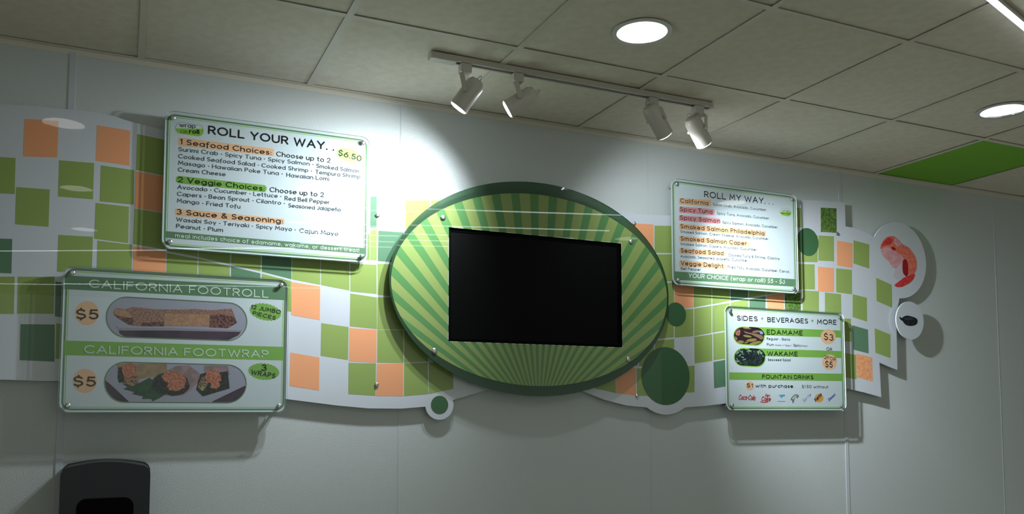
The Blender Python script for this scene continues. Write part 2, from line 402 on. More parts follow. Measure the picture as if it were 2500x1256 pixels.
# ------------------------------------------------------------------ printed artwork (metres on the wall plane)
SQUARES = [
 ('orange',[(-0.3261,2.4678),(-0.2229,2.4741),(-0.2227,2.3447),(-0.3255,2.3361)]),
 ('orange',[(-0.1021,2.4766),(0.0055,2.4723),(0.0069,2.3435),(-0.1023,2.348)]),
 ('green',[(0.0287,2.4627),(0.1235,2.4536),(0.1254,2.3199),(0.0281,2.3311)]),
 ('green',[(-0.2166,2.336),(-0.1073,2.3393),(-0.1074,2.2093),(-0.2159,2.2081)]),
 ('green',[(-0.0856,2.3338),(0.0228,2.329),(0.0247,2.2037),(-0.0852,2.2043)]),
 ('orange',[(0.0282,2.3251),(0.1269,2.3178),(0.1288,2.1841),(0.0272,2.1936)]),
 ('green',[(-0.3426,2.2273),(-0.2422,2.2298),(-0.2418,2.0993),(-0.3419,2.0987)]),
 ('green',[(-0.098,2.1971),(0.0089,2.1947),(0.0098,2.0629),(-0.0989,2.07)]),
 ('green',[(0.0272,2.1906),(0.1302,2.1812),(0.1321,2.049),(0.0258,2.0613)]),
 ('green',[(-0.2105,2.0735),(-0.1036,2.0761),(-0.1037,1.9462),(-0.2108,1.9452)]),
 ('green',[(-0.0883,2.0636),(0.0232,2.0581),(0.024,1.9283),(-0.0879,1.9372)]),
 ('orange',[(0.0274,2.054),(0.1351,2.0417),(0.1379,1.9146),(0.0281,1.9256)]),
 ('orange',[(0.1319,2.2825),(0.239,2.2718),(0.2416,2.1556),(0.1347,2.1678)]),
 ('green',[(0.1349,2.1618),(0.2418,2.1495),(0.2445,2.0307),(0.1378,2.0446)]),
 ('green',[(0.1379,2.0371),(0.2435,2.023),(0.2461,1.9094),(0.1407,1.925)]),
 ('green',[(0.2419,2.2715),(0.3537,2.2562),(0.3561,2.1383),(0.2445,2.1552)]),
 ('green',[(0.2446,2.1491),(0.3562,2.1321),(0.3587,2.0116),(0.2473,2.0303)]),
 ('green',[(0.2475,2.0227),(0.3577,2.0038),(0.36,1.8885),(0.25,1.909)]),
 ('green',[(0.3573,2.2557),(0.4649,2.2407),(0.4671,2.1212),(0.3598,2.1377)]),
 ('green',[(0.3599,2.1315),(0.4673,2.1149),(0.4695,1.9927),(0.3623,2.011)]),
 ('teal',[(0.3625,2.0032),(0.4685,1.9848),(0.4706,1.868),(0.3648,1.8879)]),
 ('green',[(0.4695,2.24),(0.5802,2.2215),(0.5822,2.1003),(0.4717,2.1204)]),
 ('teal',[(0.4718,2.1141),(0.5823,2.0939),(0.5843,1.9701),(0.474,1.9919)]),
 ('green',[(0.4742,1.9841),(0.5832,1.9621),(0.5852,1.8436),(0.4763,1.8671)]),
 ('teal',[(0.5826,2.2213),(0.6916,2.21),(0.6933,2.0871),(0.5846,2.1)]),
 ('green',[(0.5847,2.0936),(0.6934,2.0807),(0.6952,1.9552),(0.5867,1.9698)]),
 ('green',[(0.6948,2.2097),(0.8069,2.1983),(0.8084,2.0737),(0.6965,2.0868)]),
 ('green',[(0.6966,2.0803),(0.8085,2.0672),(0.81,1.9399),(0.6984,1.9548)]),
 ('green',[(0.8121,2.1749),(0.8902,2.1702),(0.8914,2.0659),(0.8134,2.07)]),
 ('green',[(0.8128,2.047),(0.9192,2.0497),(0.9204,1.9324),(0.8141,1.9361)]),
 ('green',[(0.9234,2.055),(1.0311,2.056),(1.0321,1.9237),(0.9247,1.9293)]),
 ('green',[(1.0345,2.0563),(1.1363,2.0567),(1.1371,1.9244),(1.0356,1.9222)]),
 ('teal',[(0.892,2.3252),(0.9173,2.3279),(0.9177,2.2009),(0.8916,2.1985)]),
 ('green',[(0.8934,2.1887),(0.9187,2.191),(0.9191,2.068),(0.893,2.0677)]),
 ('teal',[(0.9254,2.1891),(1.03,2.1907),(1.031,2.0661),(0.9241,2.065)]),
 ('green',[(1.0376,2.3244),(1.1435,2.3354),(1.1442,2.211),(1.0386,2.2016)]),
 ('green',[(1.1471,2.3358),(1.2558,2.3479),(1.2563,2.221),(1.1478,2.2113)]),
 ('green',[(1.0343,2.1894),(1.1372,2.195),(1.138,2.0688),(1.0353,2.0648)]),
 ('orange',[(0.5845,1.9592),(0.6953,1.9484),(0.6956,1.8171),(0.5858,1.8312)]),
 ('green',[(0.8144,1.928),(0.9214,1.9176),(0.9227,1.791),(0.8134,1.798)]),
 ('green',[(0.9239,1.9194),(1.0322,1.9204),(1.0332,1.7937),(0.9244,1.7894)]),
 ('green',[(1.0357,1.9072),(1.1371,1.9109),(1.1379,1.7944),(1.0359,1.7921)]),
 ('green',[(0.7013,1.8054),(0.8085,1.7945),(0.8077,1.6645),(0.7007,1.6786)]),
 ('orange',[(0.8118,1.7905),(0.9219,1.7883),(0.9224,1.6559),(0.8118,1.6596)]),
 ('green',[(0.9252,1.7878),(1.0323,1.7903),(1.0334,1.6576),(0.9257,1.6568)]),
 ('green',[(1.0367,1.7888),(1.1378,1.7961),(1.1386,1.6651),(1.0377,1.6594)]),
 ('orange',[(0.5851,1.6881),(0.6961,1.6712),(0.6963,1.5438),(0.5841,1.5599)]),
 ('green',[(0.8102,1.6532),(0.9207,1.6534),(0.9195,1.5248),(0.8109,1.5305)]),
 ('orange',[(0.9249,1.6519),(1.0334,1.656),(1.0345,1.524),(0.922,1.5232)]),
 ('green',[(1.0368,1.6561),(1.1369,1.6617),(1.1412,1.533),(1.0379,1.524)]),
 ('green',[(1.1422,1.6618),(1.2457,1.671),(1.2498,1.5558),(1.143,1.533)]),
 ('green',[(-0.3275,1.92),(-0.2184,1.9264),(-0.2169,1.7981),(-0.3257,1.7944)]),
 ('teal',[(-0.2148,1.9103),(-0.1151,1.8993),(-0.1141,1.7771),(-0.2129,1.7898)]),
 ('teal',[(-0.3149,1.7586),(-0.212,1.7616),(-0.2093,1.6334),(-0.3133,1.6365)]),
 ('green',[(-0.2084,1.7659),(-0.1109,1.7557),(-0.1099,1.6329),(-0.2072,1.6447)]),
 ('green',[(-0.4594,2.322),(-0.3483,2.3275),(-0.3466,2.2028),(-0.4585,2.1964)]),
 ('teal',[(-0.467,2.043),(-0.3487,2.0475),(-0.3471,1.9299),(-0.4652,1.9275)]),
 ('green',[(-0.4507,1.9119),(-0.3371,1.9194),(-0.3353,1.7925),(-0.4486,1.7886)]),
 ('orange',[(2.1094,2.3292),(2.2467,2.3351),(2.2449,2.2062),(2.1079,2.2012)]),
 ('green',[(2.2512,2.3297),(2.36,2.3386),(2.3578,2.2091),(2.2494,2.2017)]),
 ('green',[(2.1077,2.186),(2.2447,2.1965),(2.2429,2.0692),(2.1062,2.0605)]),
 ('green',[(2.2492,2.194),(2.3577,2.2023),(2.3556,2.0744),(2.2474,2.0657)]),
 ('green',[(2.2178,2.0561),(2.3555,2.0667),(2.3534,1.9424),(2.216,1.9317)]),
 ('orange',[(2.3602,2.0689),(2.4676,2.0756),(2.464,1.9557),(2.3557,1.9425)]),
 ('green',[(2.471,2.0798),(2.5747,2.0883),(2.5724,1.977),(2.4675,1.9558)]),
 ('green',[(2.5796,2.0906),(2.6856,2.0994),(2.6834,1.9988),(2.5773,1.9772)]),
 ('teal',[(2.6907,2.1017),(2.7966,2.1105),(2.7944,2.0199),(2.6883,1.999)]),
 ('green',[(2.8042,2.1089),(2.91,2.1198),(2.908,2.0416),(2.802,2.0214)]),
 ('green',[(2.9153,2.1202),(3.0235,2.1313),(3.0215,2.0625),(2.9132,2.0419)]),
 ('green',[(2.2476,1.9275),(2.3533,1.9365),(2.3512,1.809),(2.2457,1.7957)]),
 ('green',[(2.3592,1.9388),(2.4662,1.9479),(2.4638,1.8188),(2.3558,1.8072)]),
 ('green',[(2.471,1.9492),(2.5722,1.969),(2.5696,1.8384),(2.4685,1.819)]),
 ('green',[(2.5771,1.9693),(2.6807,1.9886),(2.6827,1.8587),(2.5744,1.8396)]),
 ('green',[(2.6882,1.991),(2.7942,2.0128),(2.7959,1.8773),(2.6876,1.8589)]),
 ('teal',[(2.8038,2.0113),(2.9051,2.0332),(2.9016,1.902),(2.8007,1.8856)]),
 ('orange',[(2.913,2.0357),(3.0227,2.0564),(3.0215,1.9237),(2.912,1.9025)]),
 ('textured',[(3.0294,2.0588),(3.1338,2.0628),(3.1305,1.939),(3.0282,1.9261)]),
 ('green',[(2.1581,1.7832),(2.2411,1.7879),(2.2394,1.6701),(2.1566,1.6683)]),
 ('green',[(2.2468,1.7891),(2.3534,1.8004),(2.3513,1.6763),(2.2439,1.6702)]),
 ('green',[(2.4684,1.8143),(2.5743,1.8315),(2.5716,1.7035),(2.4685,1.6886)]),
 ('green',[(2.5791,1.8329),(2.6825,1.8507),(2.6796,1.7212),(2.5789,1.7068)]),
 ('green',[(2.3605,1.6688),(2.4673,1.6779),(2.465,1.5515),(2.3584,1.5481)]),
 ('teal',[(2.5788,1.698),(2.6794,1.7152),(2.679,1.5864),(2.5798,1.5721)]),
 ('green',[(2.6924,1.8491),(2.7957,1.8672),(2.7924,1.7361),(2.6895,1.7234)]),
 ('green',[(2.6893,1.7154),(2.7922,1.7281),(2.7891,1.5997),(2.6864,1.5884)]),
 ('green',[(1.9189,1.6669),(2.0297,1.6601),(2.0328,1.5443),(1.9223,1.5646)]),
 ('orange',[(2.034,1.6602),(2.1399,1.6595),(2.1394,1.5342),(2.0349,1.5436)]),
 ('green',[(2.1443,1.6587),(2.246,1.6608),(2.2442,1.5321),(2.1438,1.5333)]),
 ('green',[(2.0375,1.7792),(2.1514,1.783),(2.15,1.6701),(2.0363,1.6676)]),
 ('green',[(3.1124,2.5003),(3.1506,2.502),(3.1475,2.4017),(3.1093,2.3982)]),
 ('textured',[(3.2829,2.5184),(3.3924,2.5261),(3.3897,2.3952),(3.28,2.391)]),
 ('green',[(3.149,2.3614),(3.2569,2.3697),(3.2524,2.2303),(3.1447,2.2235)]),
 ('green',[(3.0487,2.357),(3.1422,2.3609),(3.1379,2.223),(3.0447,2.2204)]),
 ('green',[(3.2625,2.3702),(3.3693,2.375),(3.3653,2.2428),(3.2582,2.2392)]),
 ('orange',[(3.3877,2.3549),(3.5004,2.3488),(3.4938,2.2173),(3.3845,2.2237)]),
 ('green',[(3.5066,2.3659),(3.6198,2.3521),(3.6146,2.2224),(3.502,2.2417)]),
 ('green',[(3.1199,2.2112),(3.2311,2.217),(3.2296,2.0873),(3.1186,2.0808)]),
 ('orange',[(3.2516,2.2068),(3.364,2.2071),(3.3596,2.0811),(3.2501,2.0788)]),
 ('green',[(3.3782,2.2071),(3.489,2.2058),(3.4856,2.0764),(3.3752,2.0809)]),
 ('green',[(3.6636,2.1756),(3.7774,2.1443),(3.7752,2.0194),(3.6615,2.0501)]),
 ('green',[(3.1457,2.0782),(3.2557,2.0783),(3.253,1.9551),(3.1432,1.9542)]),
 ('green',[(3.2963,2.0753),(3.4077,2.072),(3.4062,1.9515),(3.2933,1.9528)]),
 ('green',[(3.49,2.0767),(3.5906,2.0638),(3.5879,1.9364),(3.4854,1.9562)]),
 ('green',[(3.4117,1.9453),(3.472,1.9459),(3.4719,1.8252),(3.4074,1.8273)]),
 ('teal',[(3.4824,1.9126),(3.5927,1.893),(3.5927,1.7668),(3.4848,1.7847)]),
 ('green',[(3.6406,1.903),(3.7552,1.8733),(3.7513,1.7463),(3.6413,1.773)]),
 ('green',[(3.3741,1.7687),(3.5026,1.7572),(3.5006,1.6289),(3.378,1.6413)]),
 ('orange',[(3.5043,1.7644),(3.6164,1.7457),(3.6167,1.6192),(3.5039,1.6399)]),
 ('green',[(2.9825,1.9014),(3.116,1.907),(3.1121,1.782),(2.9791,1.778)]),
 ('green',[(3.1431,1.9082),(3.2528,1.9086),(3.2488,1.7862),(3.1392,1.7828)]),
 ('green',[(2.8515,1.8552),(2.9554,1.8674),(2.9519,1.7445),(2.8483,1.7336)])]
OUTLINE = [(-0.5415,2.4967),(-0.3764,2.5107),(-0.2733,2.5177),(-0.218,2.5187),(-0.1516,2.5228),(-0.0995,2.5216),(-0.0466,2.5175),(-0.0049,2.507),(0.0549,2.499),(0.1138,2.4905),(0.1876,2.4731),(0.2883,2.4509),(0.4066,2.4252),(0.5285,2.402),(0.6541,2.3813),(0.7835,2.3683),(0.9001,2.3613),(1.0287,2.3635),(1.1399,2.3704),(1.2156,2.3812),(1.2705,2.3915),(1.3637,2.4052),(1.4783,2.4159),(1.5959,2.4196),(1.7168,2.4179),(1.8408,2.4087),(1.9468,2.3971),(2.0485,2.3846),(2.1369,2.376),(2.2339,2.3786),(2.34,2.3869),(2.4679,2.4081),(2.6141,2.4385),(2.765,2.4718),(2.9208,2.5083),(3.1195,2.5436),(3.2747,2.5565),(3.3998,2.5618),(3.4532,2.5618),(3.4544,2.4359),(3.4994,2.4334),(3.5432,2.4285),(3.6019,2.416),(3.6602,2.3957),(3.6728,2.4137),(3.6872,2.4302),(3.7032,2.4451),(3.7208,2.4582),(3.7395,2.4695),(3.7594,2.4787),(3.7801,2.4859),(3.8015,2.4908),(3.8232,2.4935),(3.8451,2.4939),(3.8669,2.492),(3.8884,2.4879),(3.9094,2.4815),(3.9296,2.473),(3.9488,2.4624),(3.9667,2.4499),(3.9833,2.4356),(3.9983,2.4196),(4.0116,2.4022),(4.0229,2.3835),(4.0323,2.3637),(4.0395,2.343),(4.0446,2.3217),(4.0474,2.3),(4.0479,2.2781),(4.0462,2.2562),(4.0421,2.2347),(4.0359,2.2137),(4.0275,2.1935),(4.017,2.1742),(4.0046,2.1562),(3.9904,2.1395),(3.9745,2.1244),(3.9571,2.1111),(3.9385,2.0996),(3.9187,2.0901),(3.8981,2.0828),(3.8768,2.0776),(3.8551,2.0747),(3.8332,2.0741),(3.8061,1.9809),(3.8033,1.8807),(3.8009,1.6835),(3.7377,1.6998),(3.6694,1.7202),(3.6723,1.6461),(3.6752,1.536),(3.5536,1.5602),(3.433,1.5794),(3.2981,1.5916),(3.1472,1.594),(3.145,1.5236),(2.9722,1.5207),(2.8177,1.5159),(2.6545,1.5004),(2.5219,1.4873),(2.4072,1.4802),(2.3996,1.4751),(2.3916,1.4703),(2.3835,1.466),(2.3751,1.4621),(2.3666,1.4586),(2.3578,1.4556),(2.349,1.453),(2.34,1.4508),(2.3309,1.4492),(2.3217,1.448),(2.3125,1.4473),(2.3033,1.447),(2.2941,1.4472),(2.2849,1.4479),(2.2757,1.4491),(2.2666,1.4507),(2.2576,1.4528),(2.2487,1.4554),(2.24,1.4584),(2.2314,1.4618),(2.2231,1.4657),(2.2149,1.47),(2.207,1.4748),(2.1993,1.4799),(2.0887,1.4884),(1.9728,1.5138),(1.8672,1.5495),(1.7736,1.5828),(1.673,1.6046),(1.5744,1.5978),(1.4781,1.5773),(1.3988,1.5522),(1.2471,1.5091),(1.2496,1.4992),(1.2505,1.489),(1.2497,1.4789),(1.2471,1.4689),(1.2429,1.4596),(1.2373,1.4511),(1.2303,1.4436),(1.2221,1.4375),(1.2131,1.4327),(1.2033,1.4296),(1.1932,1.4281),(1.183,1.4284),(1.1729,1.4303),(1.1634,1.4339),(1.1545,1.439),(1.1467,1.4456),(1.14,1.4534),(1.1347,1.4621),(1.131,1.4717),(1.1289,1.4817),(1.0273,1.4738),(0.8928,1.4745),(0.7688,1.4856),(0.5774,1.5092),(0.4241,1.529),(0.2794,1.5473),(0.1401,1.562),(0.0059,1.569),(-0.1233,1.5679),(-0.243,1.5669),(-0.3446,1.5696),(-0.5074,1.5699)]
SIGN_PRINT = {
 'roll': dict(text=[
  ('ROLL YOUR WAY. .',0.2675,2.4866,0.4678,0.0324,-0.45,0.17,'ink',0),
  ('1 Seafood Choices:',0.1723,2.4357,0.3243,0.0203,0.07,0.14,'ink',0),
  ('Choose up to 2',0.5147,2.4343,0.2069,0.0192,-0.26,0.13,'ink',0),
  ('Surimi Crab • Spicy Tuna • Spicy Salmon •',0.1676,2.4094,0.4882,0.0159,0.35,0.135,'ink_soft',0),
  ('Smoked Salmon',0.667,2.4076,0.169,0.017,-0.43,0.135,'ink_soft',0),
  ('Cooked Seafood Salad • Cooked Shrimp •',0.1674,2.3833,0.4829,0.0159,0.33,0.135,'ink_soft',0),
  ('Tempura Shrimp',0.6639,2.383,0.1777,0.017,0.26,0.135,'ink_soft',0),
  ('Masago • Hawaiian Poke Tuna •',0.168,2.3587,0.3723,0.0159,0.42,0.135,'ink_soft',0),
  ('Hawaiian Lomi',0.554,2.3585,0.1635,0.0167,0.99,0.135,'ink_soft',0),
  ('Cream Cheese',0.1677,2.3336,0.165,0.0159,0.44,0.135,'ink_soft',0),
  ('2 Veggie Choices:',0.1686,2.2952,0.3051,0.0202,-0.11,0.14,'ink',0),
  ('Choose up to 2',0.4929,2.2937,0.205,0.019,0.29,0.13,'ink',0),
  ('Avocado • Cucumber • Lettuce •',0.1674,2.2696,0.3694,0.0158,0.64,0.135,'ink_soft',0),
  ('Red Bell Pepper',0.5491,2.2674,0.1721,0.0166,0.45,0.135,'ink_soft',0),
  ('Capers • Bean Sprout • Cilantro •',0.1667,2.2441,0.3837,0.0158,0.65,0.135,'ink_soft',0),
  ('Seasoned Jalapeño',0.5633,2.2411,0.2019,0.0166,0.88,0.135,'ink_soft',0),
  ('Mango • Fried Tofu',0.1673,2.2192,0.2203,0.0158,-0.16,0.135,'ink_soft',0),
  ('3 Sauce & Seasoning:',0.167,2.176,0.3763,0.0201,0.03,0.14,'ink',0),
  ('Wasabi Soy • Teriyaki • Spicy Mayo •',0.1659,2.1501,0.4268,0.0157,0.04,0.135,'ink_soft',0),
  ('Cajun Mayo',0.6061,2.1475,0.15,0.0167,0.29,0.135,'ink_soft',0),
  ('Peanut • Plum',0.1665,2.1258,0.1614,0.0157,-0.4,0.135,'ink_soft',0),
  ('meal includes choice of edamame, wakame, or dessert treat!',0.1629,2.0906,0.6767,0.0157,-0.15,0.14,'pale',0),
  ('$6.50',0.7504,2.4682,0.0942,0.0229,-8.93,0.14,'ink',0),
  ('wrap',0.1695,2.4993,0.0551,0.0165,2.97,0.13,'ink_soft',0),
  ('OR',0.1731,2.478,0.0236,0.0106,1.99,0.12,'deep',0),
  ('roll',0.2025,2.4796,0.0351,0.0175,3.08,0.2,'ink',0)],
  print=[
  ('pill_badge',[('paper',1,[(0.1557,2.4926),(0.2497,2.504),(0.2473,2.509),(0.2434,2.5131),(0.2385,2.5154),(0.2331,2.5156),(0.1724,2.5182),(0.167,2.5164),(0.1622,2.5127),(0.1585,2.5074),(0.1561,2.5011),(0.1554,2.4944)]),('lime_bright',1,[(0.1557,2.4926),(0.2497,2.504),(0.2499,2.5036),(0.2509,2.4973),(0.2502,2.4907),(0.2478,2.4846),(0.2441,2.4795),(0.2394,2.4759),(0.2341,2.4741),(0.1734,2.4756),(0.168,2.4759),(0.163,2.4782),(0.1591,2.4824),(0.1564,2.488)])]),
  ('badge_outline',('loop','olive',0.0012,2,[(0.1724,2.5182),(0.167,2.5164),(0.1622,2.5127),(0.1585,2.5074),(0.1561,2.5011),(0.1554,2.4944),(0.1564,2.488),(0.1591,2.4824),(0.163,2.4782),(0.168,2.4759),(0.1734,2.4756),(0.2341,2.4741),(0.2394,2.4759),(0.2441,2.4795),(0.2478,2.4846),(0.2502,2.4907),(0.2509,2.4973),(0.2499,2.5036),(0.2473,2.509),(0.2434,2.5131),(0.2385,2.5154),(0.2331,2.5156)])),
  ('heading_highlight',[('peach',1,[(0.5001,2.4613),(0.5019,2.4612),(0.5035,2.4606),(0.5049,2.4594),(0.5057,2.4578),(0.506,2.456),(0.5063,2.4393),(0.5061,2.4374),(0.5053,2.4356),(0.504,2.4341),(0.5024,2.433),(0.5006,2.4325),(0.1707,2.4297),(0.1691,2.4297),(0.1676,2.4304),(0.1664,2.4315),(0.1656,2.433),(0.1653,2.4347),(0.1648,2.4541),(0.165,2.4559),(0.1657,2.4576),(0.1669,2.459),(0.1683,2.4601),(0.17,2.4606)])]),
  ('heading_highlight',[('leaf',1,[(0.4695,2.3177),(0.473,2.3175),(0.4763,2.3161),(0.4788,2.3138),(0.4805,2.3106),(0.4812,2.3069),(0.4812,2.3034),(0.4807,2.2997),(0.4792,2.2961),(0.4767,2.2932),(0.4735,2.2912),(0.47,2.2902),(0.1718,2.2908),(0.1685,2.291),(0.1655,2.2923),(0.1631,2.2945),(0.1615,2.2976),(0.1609,2.3011),(0.1608,2.3054),(0.1613,2.309),(0.1627,2.3124),(0.165,2.3152),(0.1679,2.3172),(0.1711,2.3181)])]),
  ('heading_highlight',[('peach',1,[(0.5435,2.1953),(0.5453,2.1952),(0.547,2.1945),(0.5483,2.1933),(0.5492,2.1917),(0.5495,2.1898),(0.5497,2.1788),(0.5494,2.1769),(0.5486,2.1752),(0.5473,2.1737),(0.5457,2.1727),(0.5439,2.1722),(0.1658,2.1702),(0.1642,2.1703),(0.1627,2.171),(0.1615,2.1721),(0.1607,2.1736),(0.1604,2.1754),(0.1601,2.1911),(0.1603,2.1929),(0.161,2.1946),(0.1621,2.196),(0.1636,2.1969),(0.1652,2.1974)])]),
  ('banner',[('sage',1,[(0.1318,2.1113),(0.8678,2.1078),(0.8681,2.0833),(0.1324,2.0871)])]),
  ('price_burst',[('lime_pale',1,[(0.8412,2.4642),(0.8448,2.4601),(0.8381,2.4585),(0.84,2.4542),(0.8325,2.4537),(0.8325,2.4494),(0.8247,2.4499),(0.8228,2.446),(0.8152,2.4475),(0.8115,2.4441),(0.8044,2.4466),(0.7993,2.4439),(0.7931,2.4472),(0.7867,2.4454),(0.7819,2.4492),(0.7747,2.4485),(0.7715,2.4526),(0.7638,2.4529),(0.7624,2.4572),(0.7548,2.4585),(0.7552,2.4626),(0.748,2.4649),(0.7502,2.4687),(0.7439,2.4717),(0.7478,2.4749),(0.7427,2.4786),(0.7481,2.481),(0.7446,2.4851),(0.7511,2.4867),(0.7493,2.491),(0.7566,2.4915),(0.7566,2.4957),(0.7643,2.4953),(0.7661,2.4992),(0.7737,2.4977),(0.7773,2.5011),(0.7844,2.4987),(0.7895,2.5014),(0.7957,2.4982),(0.8021,2.5),(0.8069,2.4962),(0.8142,2.497),(0.8175,2.4929),(0.8252,2.4926),(0.8267,2.4883),(0.8344,2.487),(0.834,2.4828),(0.8414,2.4806),(0.8391,2.4768),(0.8455,2.4737),(0.8415,2.4704),(0.8467,2.4667)])])]),
 'foot': dict(text=[
  ('CALIFORNIA FOOTROLL',-0.1107,1.8915,0.6061,0.0295,-0.27,0.145,'pale_soft',0),
  ('CALIFORNIA FOOTWRAP',-0.119,1.6627,0.6184,0.0292,-0.04,0.145,'pale_soft',0),
  ('$5',-0.1474,1.7809,0.0706,0.0346,1.09,0.15,'ink',0),
  ('$5',-0.1495,1.5499,0.0707,0.0343,-0.78,0.15,'ink',0),
  ('12 JUMBO',0.4323,1.8456,0.1098,0.0155,-8.17,0.15,'ink',0),
  ('PIECES',0.4389,1.8233,0.0849,0.0142,-11.13,0.14,'ink',0),
  ('3',0.474,1.6145,0.0195,0.0245,-2.71,0.17,'ink',0),
  ('WRAPS',0.437,1.6009,0.089,0.018,-9.07,0.15,'ink',0)],
  print=[
  ('banner',[('sage',1,[(-0.1863,1.9293),(0.5603,1.9364),(0.5612,1.8837),(-0.1848,1.8817)])]),
  ('banner',[('leaf',1,[(-0.1804,1.7053),(0.5546,1.7061),(0.5554,1.6545),(-0.1789,1.6551)])]),
  ('price_spot',[('peach',1,[(-0.0758,1.8041),(-0.0765,1.7946),(-0.0791,1.7856),(-0.0833,1.7774),(-0.0891,1.7705),(-0.0961,1.7652),(-0.1039,1.7617),(-0.1122,1.7603),(-0.1206,1.761),(-0.1285,1.7638),(-0.1357,1.7685),(-0.1418,1.7748),(-0.1465,1.7826),(-0.1495,1.7913),(-0.1507,1.8005),(-0.15,1.8098),(-0.1475,1.8188),(-0.1434,1.827),(-0.1377,1.8339),(-0.1308,1.8393),(-0.123,1.8428),(-0.1147,1.8443),(-0.1063,1.8437),(-0.0983,1.841),(-0.091,1.8363),(-0.0848,1.83),(-0.0801,1.8222),(-0.0771,1.8134)])]),
  ('price_spot',[('peach',1,[(-0.0756,1.5687),(-0.0762,1.5594),(-0.0788,1.5505),(-0.083,1.5426),(-0.0887,1.5359),(-0.0957,1.5309),(-0.1035,1.5277),(-0.1117,1.5266),(-0.12,1.5276),(-0.128,1.5306),(-0.1351,1.5355),(-0.1412,1.542),(-0.1458,1.5497),(-0.1488,1.5585),(-0.15,1.5676),(-0.1494,1.5769),(-0.1469,1.5856),(-0.1427,1.5936),(-0.1371,1.6002),(-0.1302,1.6053),(-0.1224,1.6086),(-0.1142,1.6098),(-0.1059,1.6089),(-0.0979,1.606),(-0.0906,1.6011),(-0.0845,1.5946),(-0.0798,1.5868),(-0.0768,1.578)])]),
  ('food_picture',[('lavender',1,[(0.0098,1.8656),(-0.0044,1.863),(-0.0179,1.857),(-0.0297,1.8479),(-0.0395,1.8362),(-0.0467,1.8224),(-0.051,1.8073),(-0.0521,1.7916),(-0.0501,1.776),(-0.045,1.7613),(-0.0371,1.7482),(-0.0267,1.7375),(-0.0143,1.7295),(-0.0007,1.7248),(0.0137,1.7235),(0.3539,1.7235),(0.3687,1.7257),(0.3827,1.7314),(0.3953,1.7402),(0.4057,1.7517),(0.4135,1.7654),(0.4182,1.7805),(0.4196,1.7962),(0.4176,1.8119),(0.4123,1.8266),(0.404,1.8396),(0.3931,1.8502),(0.3802,1.8579),(0.3659,1.8624),(0.3511,1.8634)]),('plum_dark',2,[(-0.0119,1.7466),(0.4005,1.7615),(0.3898,1.7438),(0.3528,1.724),(0.2844,1.7235),(0.0137,1.7235),(0.0085,1.7239),(-0.0096,1.7358)]),('plate_grey',2,[(-0.0242,1.7636),(-0.0101,1.7554),(0.1436,1.7616),(0.3983,1.7626),(0.3984,1.7568),(0.2275,1.7537),(0.0019,1.7498),(-0.0138,1.7465)]),('roll_brown',3,[(-0.0305,1.8136),(-0.0239,1.8249),(0.004,1.8219),(0.0317,1.831),(0.06,1.8302),(0.1008,1.8267),(0.1836,1.8297),(0.2362,1.8345),(0.2898,1.8326),(0.333,1.8382),(0.3635,1.8431),(0.3728,1.8216),(0.3844,1.7898),(0.3519,1.77),(0.2867,1.7731),(0.1372,1.7681),(0.0617,1.7639),(0.0214,1.7666),(-0.0191,1.7923),(-0.0292,1.8006)]),('roll_tan',4,[(0.1361,1.8128),(0.288,1.8165),(0.2878,1.772),(0.206,1.7713),(0.1352,1.7675)]),('roll_dark',4,[(0.2891,1.8131),(0.3225,1.8193),(0.373,1.8124),(0.3844,1.7898),(0.3519,1.7688),(0.2879,1.7697)]),('roll_dark',4,[(-0.0292,1.8006),(0.0007,1.7954),(0.0328,1.7902),(0.0335,1.766),(0.0174,1.7686),(-0.0191,1.7923)]),('roll_dark',4,[(0.0614,1.776),(0.1327,1.7835),(0.1332,1.7668),(0.0617,1.7639)]),('roll_tan',4,[(-0.0258,1.8226),(0.0101,1.8178),(0.0327,1.7968),(0.0069,1.7869),(-0.0192,1.7988),(-0.0285,1.8116)])]),
  ('picture_outline',('loop','sage',0.003,7,[(0.0098,1.8656),(-0.0044,1.863),(-0.0179,1.857),(-0.0297,1.8479),(-0.0395,1.8362),(-0.0467,1.8224),(-0.051,1.8073),(-0.0521,1.7916),(-0.0501,1.776),(-0.045,1.7613),(-0.0371,1.7482),(-0.0267,1.7375),(-0.0143,1.7295),(-0.0007,1.7248),(0.0137,1.7235),(0.3539,1.7235),(0.3687,1.7257),(0.3827,1.7314),(0.3953,1.7402),(0.4057,1.7517),(0.4135,1.7654),(0.4182,1.7805),(0.4196,1.7962),(0.4176,1.8119),(0.4123,1.8266),(0.404,1.8396),(0.3931,1.8502),(0.3802,1.8579),(0.3659,1.8624),(0.3511,1.8634)])),
